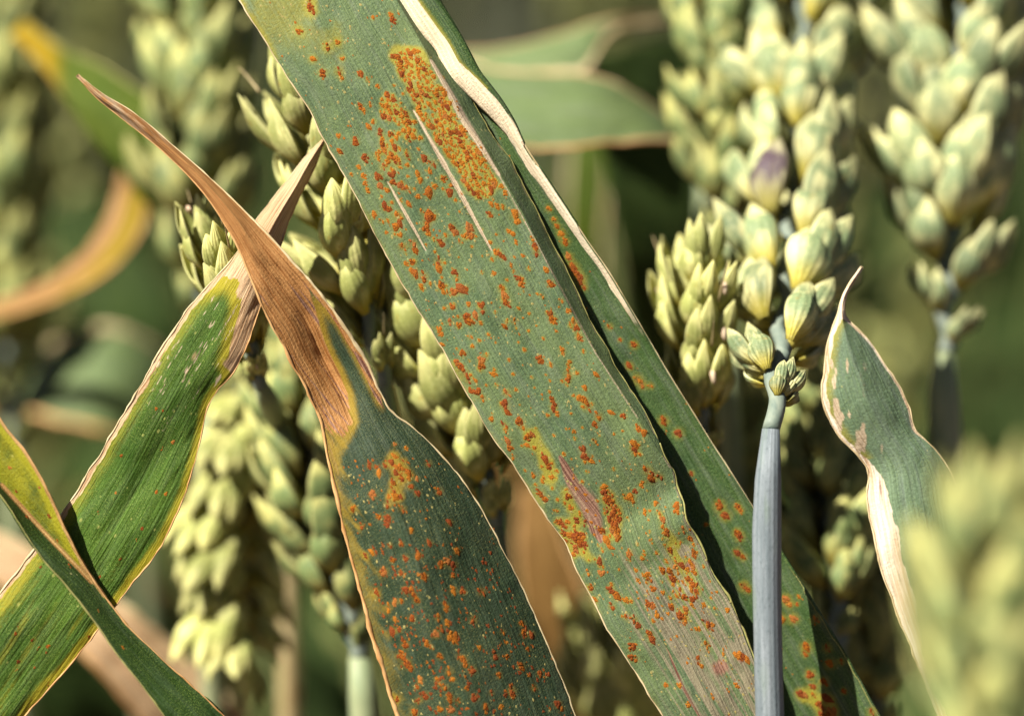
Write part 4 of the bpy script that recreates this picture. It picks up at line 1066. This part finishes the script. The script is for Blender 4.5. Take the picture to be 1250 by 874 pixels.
# the upright ear on the blue-grey stem, right of centre
ear('large pale ear with plump husks on the sharp blue-grey stem', [(941, 524, -2.5), (950, 440, 5), (958, 360, 13), (964, 260, 21), (972, 140, 29), (980, 20, 37), (988, -120, 46)], 19, 1.20, 0.35, M_HUSK, 201,
    [(937, 600, -3.2), (936, 680, -3.4), (937, 760, -3.4), (940, 880, -3.4), (946, 1000, -3)], M_STEM, 0.00152, 0.44, slim=1.0, bare=0.03)
ear('pale ear with blunt husks at the far right edge on a grey stem', [(1152, 430, 30), (1156, 360, 30), (1160, 260, 31), (1166, 140, 33), (1172, 0, 37), (1176, -110, 42)], 17, 1.38, 0.35, M_HUSK, 222,
    [(1152, 500, 30), (1156, 560, 30), (1164, 700, 30), (1170, 900, 32)], M_STEM_GREEN, 0.0019, 0.46, slim=0.95)
ear('blurred yellow-green ear close behind the left side of the large pale ear', [(890, 330, 34), (886, 240, 34), (880, 130, 35), (874, 20, 37), (870, -90, 40)], 18, 0.98, 0.5, M_HUSK_F, 233,
    [(886, 420, 30), (894, 560, 31), (900, 900, 36)], M_STEM_GREEN, 0.0014, 0.40)
ear('small ear with dried anthers peeking over the dark leaf edge', [(862, 560, 17), (856, 500, 15), (851, 430, 14), (850, 370, 13.5), (852, 335, 13.5)], 9, 0.92, 0.9, M_HUSK_Y, 244,
    [(868, 640, 19), (876, 900, 26)], M_STEM_GREEN, 0.0013, 0.42, anthers=0.8, awns=0.5, slim=0.76)
ear('yellow-green ear half hidden behind the rusted leaf and touched by the straw tip', [(470, 470, 12), (452, 400, 11), (424, 320, 10), (402, 240, 9.5), (384, 165, 9.5), (372, 108, 10)], 10, 1.12, 0.75, M_HUSK_Y, 255, slim=0.74, stem_px=
    [(480, 540, 14), (500, 700, 18), (520, 900, 24)], tilt=0.46, awns=0.6)
ear('ear tip with fine dry awns showing left of the crossed leaf tips', [(318, 470, 11), (304, 420, 9), (284, 370, 7.5), (264, 318, 7)], 8, 0.86, 1.1, M_HUSK_Y, 266,
    [(332, 500, 20), (346, 560, 40), (352, 700, 58), (356, 900, 64)], M_STEM_GREEN, 0.0013, 0.40, awns=0.9, anthers=0.5, slim=0.72)
ear('blurred green ear at the upper left behind the brown leaf tip', [(246, 420, 48), (246, 340, 48), (244, 230, 48), (240, 110, 49), (234, 0, 51), (230, -100, 54)], 19, 1.22, 0.5, M_HUSK_F, 277,
    [(250, 520, 40), (262, 900, 48)], M_STEM_GREEN, 0.0015, 0.40)
ear('drooping pale ear hanging below the crossed leaves', [(302, 430, 36), (296, 500, 35), (292, 580, 34), (288, 670, 34), (286, 760, 34), (288, 800, 34)], 18, 0.95, 0.8, M_HUSK_Y, 288,
    [(306, 390, 38), (318, 350, 42), (338, 350, 48), (350, 420, 52), (352, 640, 56), (354, 900, 62)], M_STRAW, 0.0014, 0.75)
ear('pale grey-green blurred ear just left of the twisted leaf', [(438, 800, 25), (424, 740, 25), (404, 660, 25), (386, 580, 25), (372, 500, 27), (362, 430, 29)], 16, 1.12, 0.5, M_HUSK_F, 299,
    [(446, 874, 26), (450, 960, 27)], M_STEM_GREEN, 0.0018, 0.42)
ear('part-shaded ear seen between the two rusted leaves', [(606, 640, 17), (588, 570, 16), (562, 490, 15), (534, 420, 14), (508, 360, 14), (490, 310, 15)], 13, 1.25, 0.9, M_HUSK_Y, 310,
    [(612, 720, 20), (620, 900, 30)], M_STEM_GREEN, 0.0015, 0.45)
ear('very blurred yellow ear close to the camera at the lower right corner', [(1236, 1050, -62), (1232, 960, -62), (1226, 870, -62), (1220, 790, -61), (1218, 715, -61), (1222, 655, -61)], 11, 1.15, 0.9, M_HUSK_F, 321,
    [(1216, 1120, -62)], M_STEM_GREEN, 0.0014, 0.42)
ear('blurred grey-green ear cut off by the left edge', [(16, 560, 75), (10, 440, 75), (6, 300, 76), (4, 160, 78), (4, 20, 80), (6, -80, 84)], 20, 1.15, 0.5, M_HUSK_M, 332,
    [(20, 700, 78), (30, 950, 90)], M_STEM_GREEN, 0.0016, 0.42)
ear('blurred ear low behind the gap right of the blue-grey stem', [(1022, 790, 22), (1020, 720, 24), (1014, 640, 28), (1008, 560, 31), (1004, 500, 33)], 14, 1.0, 0.5, M_HUSK_F, 343,
    [(1026, 900, 24)], M_STEM_GREEN, 0.0015, 0.42)
ear('blurred ear at the bottom between the rusted leaves', [(764, 960, 42), (762, 900, 42), (758, 840, 42), (754, 790, 43)], 9, 1.1, 0.6, M_HUSK_Y, 354,
    [(766, 1040, 44)], M_STEM_GREEN, 0.0015, 0.40)
ear('dim ear behind the stem beside the small pale leaf', [(1076, 900, 34), (1072, 820, 34), (1066, 720, 33), (1062, 640, 34)], 12, 1.0, 0.7, M_HUSK_F, 365,
    [(1080, 1000, 36)], M_STEM_GREEN, 0.0015, 0.42)
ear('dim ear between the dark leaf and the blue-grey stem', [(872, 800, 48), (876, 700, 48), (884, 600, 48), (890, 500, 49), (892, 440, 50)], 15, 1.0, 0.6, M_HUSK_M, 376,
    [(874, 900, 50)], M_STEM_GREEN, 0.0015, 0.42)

bpy.context.view_layer.update()
def flush_purple(root_seed_label, px, py):
    best, bo = 1e9, None
    for o in C.objects:
        if o.name.startswith('glume') and o.parent and o.parent.parent and o.parent.parent.get('label', '').startswith(root_seed_label):
            w = CM.inverted() @ (o.matrix_world @ Vector((0.0, 0.001, 0.004)))
            k = SENSOR / LENS / W_PX
            x = W_PX / 2 + w.x / -w.z / k; y = H_PX / 2 - w.y / -w.z / k
            d = (x - px) ** 2 + (y - py) ** 2 + (-w.z - 0.30) * 3e4
            if d < best: best, bo = d, o
    bo.data = bo.data.copy(); bo.data.materials.clear(); bo.data.materials.append(M_HUSK_P)
    bo['label'] = 'purple flushed glume'
flush_purple('large pale ear', 905, 210)

# ------------------------------------------------------------------ blurred leaves behind
def back_leaf(label, axis, rails, mat, seed, bulge=0.06, paint=None, margins=(M_MARGIN_PALE, M_MARGIN_PALE), mr=0.0003, group=None, ns=80, foot=None):
    L = Leaf(axis, rails, ns, [14] * (len(rails) - 1), [bulge] * (len(rails) - 1), mat, 0.5, seed)
    if paint: paint(L)
    P = L.P.reshape(-1, 3)
    low = L.P[-1, L.nc // 2]
    if L.P[0, L.nc // 2][2] < low[2]: low = L.P[0, L.nc // 2]
    f = foot if foot is not None else (float(low[0]), float(low[1]) + 0.02, 0.0)
    root = thing('wheat_leaf', label, 'leaf', f, group)
    L.build(root, thick=0.0003)
    if margins[0]: L.margin(root, 0, mr, margins[0])
    if margins[1]: L.margin(root, -1, mr, margins[1])
    stalk(root, low, np.array(f) + np.array([0, 0, -0.003]), 0.0015, M_STEM_GREEN)
    return L

def p_edge_tan(L):
    L.masks['dry'] += smooth(7, 2, L.edge_px(-1)) + smooth(4, 1, L.edge_px(0))
back_leaf('broad pale green blurred leaf at the top right of the rusted leaf', (1, 0.22),
          [[(560, 70, 48), (600, 84, 46), (660, 88, 44), (729, 93, 44), (786, 122, 46), (838, 158, 50), (870, 178, 54)],
           [(548, 140, 44), (590, 168, 40), (650, 182, 38), (740, 176, 38), (835, 174, 46), (866, 182, 54)]], M_LEAF_G, 401, 0.10, p_edge_tan, (M_MARGIN_PALE, M_MARGIN_TAN), 0.0002)
back_leaf('arching blurred leaf bending over at the top above the broad pale one', (1, -0.15),
          [[(540, 60, 60), (600, 60, 58), (680, 42, 56), (750, 22, 56), (800, 18, 60), (850, 16, 66)],
           [(545, 96, 56), (605, 94, 54), (680, 90, 52), (712, 88, 52), (742, 44, 55), (798, 28, 60), (850, 24, 66)]], M_LEAF_G, 402, 0.10, p_edge_tan, (None, M_MARGIN_PALE), 0.0005)
def p_h(L):
    L.masks['yel'] += 0.9 * smooth(95, 50, L.px)
    L.masks['dry'] += 0.5 * smooth(7, 2, L.edge_px(0)) * (L.px < 90)
back_leaf('olive blurred leaf arching down at the upper left', (0.72, 0.69),
          [[(10, 40, 60), (42, 70, 56), (80, 122, 52), (120, 178, 50), (165, 232, 50), (205, 290, 52), (240, 370, 60)],
           [(30, 24, 62), (80, 62, 58), (130, 84, 54), (185, 128, 50), (218, 195, 50), (237, 260, 52), (254, 360, 60)]], M_LEAF_H, 403, 0.12, p_h, (None, M_MARGIN_YEL), 0.0002)
def p_i(L):
    L.masks['dry'] += 0.35 + 0.6 * smooth(22, 6, L.edge_px(0)); L.masks['yel'] += 0.7
back_leaf('orange brown blurred leaf curling at the left', (0.78, -0.62),
          [[(-60, 378, 70), (0, 368, 66), (60, 344, 62), (110, 302, 60), (138, 255, 60), (148, 215, 62), (155, 195, 64)],
           [(-55, 396, 68), (10, 384, 64), (70, 364, 60), (125, 336, 58), (160, 300, 58), (178, 255, 60), (176, 210, 64)]], M_LEAF_H, 404, 0.10, p_i, (M_MARGIN_TAN, M_MARGIN_TAN), 0.0003)
back_leaf('round backed pale grey-green blurred leaf at the middle left', (1, 0.12),
          [[(-30, 500, 96), (20, 470, 90), (60, 424, 84), (110, 400, 80), (165, 408, 80), (210, 440, 84), (250, 500, 92)],
           [(-35, 505, 84), (15, 500, 78), (60, 510, 74), (110, 522, 72), (160, 532, 74), (205, 530, 80), (245, 540, 92)]], M_LEAF_G, 405, 0.12, p_edge_tan, (M_MARGIN_PALE, M_MARGIN_TAN), 0.0005)
def p_k(L):
    L.masks['dry'] += 1.0
back_leaf('long tan dead leaf lying behind the lower left corner', (0.8, 0.6),
          [[(-60, 680, 44), (0, 712, 44), (60, 760, 44), (120, 815, 44), (170, 874, 46), (240, 960, 52)],
           [(-40, 630, 46), (20, 662, 46), (90, 700, 46), (160, 745, 46), (230, 805, 48), (320, 890, 50), (380, 960, 52)]], M_LEAF_D, 406, 0.10, p_k, (M_MARGIN_TAN, M_MARGIN_PALE), 0.0004)
def p_l(L):
    L.masks['dry'] += 1.0
back_leaf('brown dead leaf standing upright between the two rusted leaves', (0.12, 1),
          [[(636, 600, 70), (632, 660, 68), (640, 740, 68), (655, 820, 70), (670, 960, 76)],
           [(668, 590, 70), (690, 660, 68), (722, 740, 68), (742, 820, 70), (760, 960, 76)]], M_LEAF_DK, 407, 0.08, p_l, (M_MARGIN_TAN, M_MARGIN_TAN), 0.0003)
back_leaf('dark green shaded leaf standing behind below the broad pale leaf', (0.25, 1),  # dark leaf reaching up behind the curl to paint its shaded hollow
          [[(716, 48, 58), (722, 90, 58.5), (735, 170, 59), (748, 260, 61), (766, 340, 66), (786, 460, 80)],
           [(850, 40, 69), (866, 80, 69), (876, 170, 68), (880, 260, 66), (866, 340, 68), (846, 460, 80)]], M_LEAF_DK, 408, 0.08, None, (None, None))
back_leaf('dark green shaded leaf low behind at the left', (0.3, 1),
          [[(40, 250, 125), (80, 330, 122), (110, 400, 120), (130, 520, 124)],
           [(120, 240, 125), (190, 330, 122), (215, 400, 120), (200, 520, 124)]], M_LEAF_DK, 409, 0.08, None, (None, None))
back_leaf('narrow yellowish blurred leaf standing right of the rusted leaf', (0.0, 1),
          [[(700, 120, 90), (694, 200, 88), (690, 280, 88), (694, 380, 92), (700, 560, 100)],
           [(738, 120, 90), (742, 200, 88), (738, 280, 88), (734, 380, 92), (730, 560, 100)]], M_LEAF_H, 410, 0.08, None, (M_MARGIN_PALE, M_MARGIN_PALE), 0.0003)

# ------------------------------------------------------------------ blurred wheat further back
def one_ear_mesh(seed, mat):
    """a whole distant ear with its stem, base of the stem at the origin, upright"""
    r = np.random.default_rng(seed)
    H = 0.70; L = 0.085
    n = 17
    lean = r.uniform(-0.05, 0.05, 2)
    P = np.array([[lean[0] * (z / H) ** 2, lean[1] * (z / H) ** 2, z] for z in np.linspace(0, H + L, 60)])
    base = int(60 * H / (H + L))
    parts = []
    V, F, UV = tube_geo(P[:base + 2], np.linspace(0.002, 0.0014, base + 2), 6)
    parts.append((V, F, UV))
    fr = ear_frames(curve3(P[base:], 50), n, 1.15, r.uniform(0, 3), 0.42, seed, np.array([0.0, -1.0, 0.0]))
    for m4 in fr:
        v, f, u = spik_meshes(mat, int(r.integers(3)) * 37 + 5, True)[2]
        parts.append((v @ m4[:3, :3].T + m4[:3, 3], f, u))
    return mesh_from('wheat_ear', *join(parts)[:2], mat, join(parts)[2])

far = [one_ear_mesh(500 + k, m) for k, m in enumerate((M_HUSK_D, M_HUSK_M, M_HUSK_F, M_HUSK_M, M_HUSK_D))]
spots = []
r = np.random.default_rng(5)
for k in range(400):
    x = r.uniform(-0.28, 0.28); y = r.uniform(0.43, 0.95)
    if abs(x) > 0.05 + 0.21 * y: continue
    if all((x - a) ** 2 + (y - b) ** 2 > 0.047 ** 2 for a, b in spots): spots.append((x, y))
for k, (x, y) in enumerate(spots):
    o = link('wheat_ear', far[k % 5])
    o.location = (x, y, 0)
    s = r.uniform(0.90, 1.04)
    o.rotation_euler = (r.uniform(-.05, .05), r.uniform(-.07, .07), r.uniform(0, 6.28)); o.scale = (1, 1, s)
    tag(o, 'out-of-focus wheat ear in the blurred field behind the sharp leaves', 'wheat ear', 'blurred wheat ears in the field behind')

def strip_geo(base, az, L, w, rise, droop, seed):
    n = 9
    t = np.linspace(0, 1, n)
    d = np.array([math.cos(az), math.sin(az), 0]); q = np.array([-math.sin(az), math.cos(az), 0])
    out = L * (0.55 * t + 0.2 * t ** 2)
    up = rise * L * t - droop * L * t ** 2.4
    ww = w * np.sin(np.pi * np.clip(t * 0.93 + 0.07, 0, 1)) ** 0.6
    V = []
    for i in range(n):
        c = np.array(base) + d * out[i] + np.array([0, 0, up[i]])
        tw = q * math.cos(t[i] * 1.2 * (seed % 3 - 1)) + np.array([0, 0, 1]) * math.sin(t[i] * 1.2 * (seed % 3 - 1))
        V += [c - tw * ww[i] / 2, c + np.array([0, 0, -0.12 * ww[i]]), c + tw * ww[i] / 2]
    uv = np.stack([np.tile([-5, 0, 5], n), np.repeat(t * 150, 3)], -1)
    return np.array(V), grid_faces(n, 3), uv

# leaves and stems that fill the crop between and below the ears, too many and too blurred to count
def crop_mass(name, label, nleaf, ymin, ymax, zlo, zhi, mat, seed, cat='leaves'):
    r = np.random.default_rng(seed)
    parts = []
    for k in range(nleaf):
        y = r.uniform(ymin, ymax); hw = 0.07 + 0.24 * y
        x = r.uniform(-hw - 0.12, hw)
        parts.append(strip_geo((x, y, r.uniform(zlo, zhi)), r.uniform(0, 6.28), r.uniform(0.12, 0.22), r.uniform(0.010, 0.017), r.uniform(0.3, 0.9), r.uniform(0.3, 1.1), int(r.integers(9))))
    V, F, U = join(parts)
    nz = np.zeros(len(V))
    dr = np.repeat(r.uniform(0, 1, nleaf) < 0.10, 27).astype(float)
    me = mesh_from(name, V, F, mat, U, True, {'dry': dr, 'yel': r.uniform(0, .12, nleaf).repeat(27), 'nec': nz, 'bleach': nz})
    o = link(name, me)
    tag(o, label, cat, None, 'stuff')
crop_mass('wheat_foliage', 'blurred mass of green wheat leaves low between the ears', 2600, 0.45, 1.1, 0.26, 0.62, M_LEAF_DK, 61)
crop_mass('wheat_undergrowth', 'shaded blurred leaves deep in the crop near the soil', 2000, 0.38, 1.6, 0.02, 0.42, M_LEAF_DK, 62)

def field_mass():
    r = np.random.default_rng(63)
    parts = []
    base = [spik_meshes(M_HUSK_Y, 5 + 37 * k, True)[2] for k in range(3)]
    def lump(seed):
        q = []
        for m4 in ear_frames(curve3(np.array([[0, 0, 0], [0.003, 0, 0.045], [0, 0.004, 0.09]]), 30), 15, 1.2, seed, 0.42, seed, np.array([0., -1., 0.])):
            v = np.array([[0, 0, 0], [.0035, .001, .004], [0, .004, .004], [-.0035, .001, .004], [0, -.001, .004], [0, .001, .0105]])
            q.append((v @ m4[:3, :3].T + m4[:3, 3], [(0, 1, 2), (0, 2, 3), (0, 3, 4), (0, 4, 1), (5, 2, 1), (5, 3, 2), (5, 4, 3), (5, 1, 4)], np.array([[0, 0], [.2, .5], [.4, .5], [.6, .5], [.8, .5], [.5, 1]])))
        q.append(tube_geo(np.array([[0, 0, -0.72], [0, 0, -0.3], [0, 0, 0.0]]), 0.0016, 4))
        return join(q)
    lumps = [lump(k) for k in range(6)]
    for k in range(1500):
        y = 0.97 + 4.5 * r.random() ** 1.4
        hw = 0.1 + 0.24 * y
        v, f, u = lumps[k % 6]
        a = r.uniform(0, 6.28); c, s = math.cos(a), math.sin(a)
        R = np.array([[c, -s, 0], [s, c, 0], [0, 0, 1]])
        parts.append((v @ R.T + np.array([r.uniform(-hw, hw), y, 0.70 + r.uniform(-.05, .04)]), f, u))
    V, F, U = join(parts)
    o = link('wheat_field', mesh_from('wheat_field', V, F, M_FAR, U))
    tag(o, 'far wheat field dissolving into olive blur behind everything', 'wheat field', None, 'stuff')
field_mass()
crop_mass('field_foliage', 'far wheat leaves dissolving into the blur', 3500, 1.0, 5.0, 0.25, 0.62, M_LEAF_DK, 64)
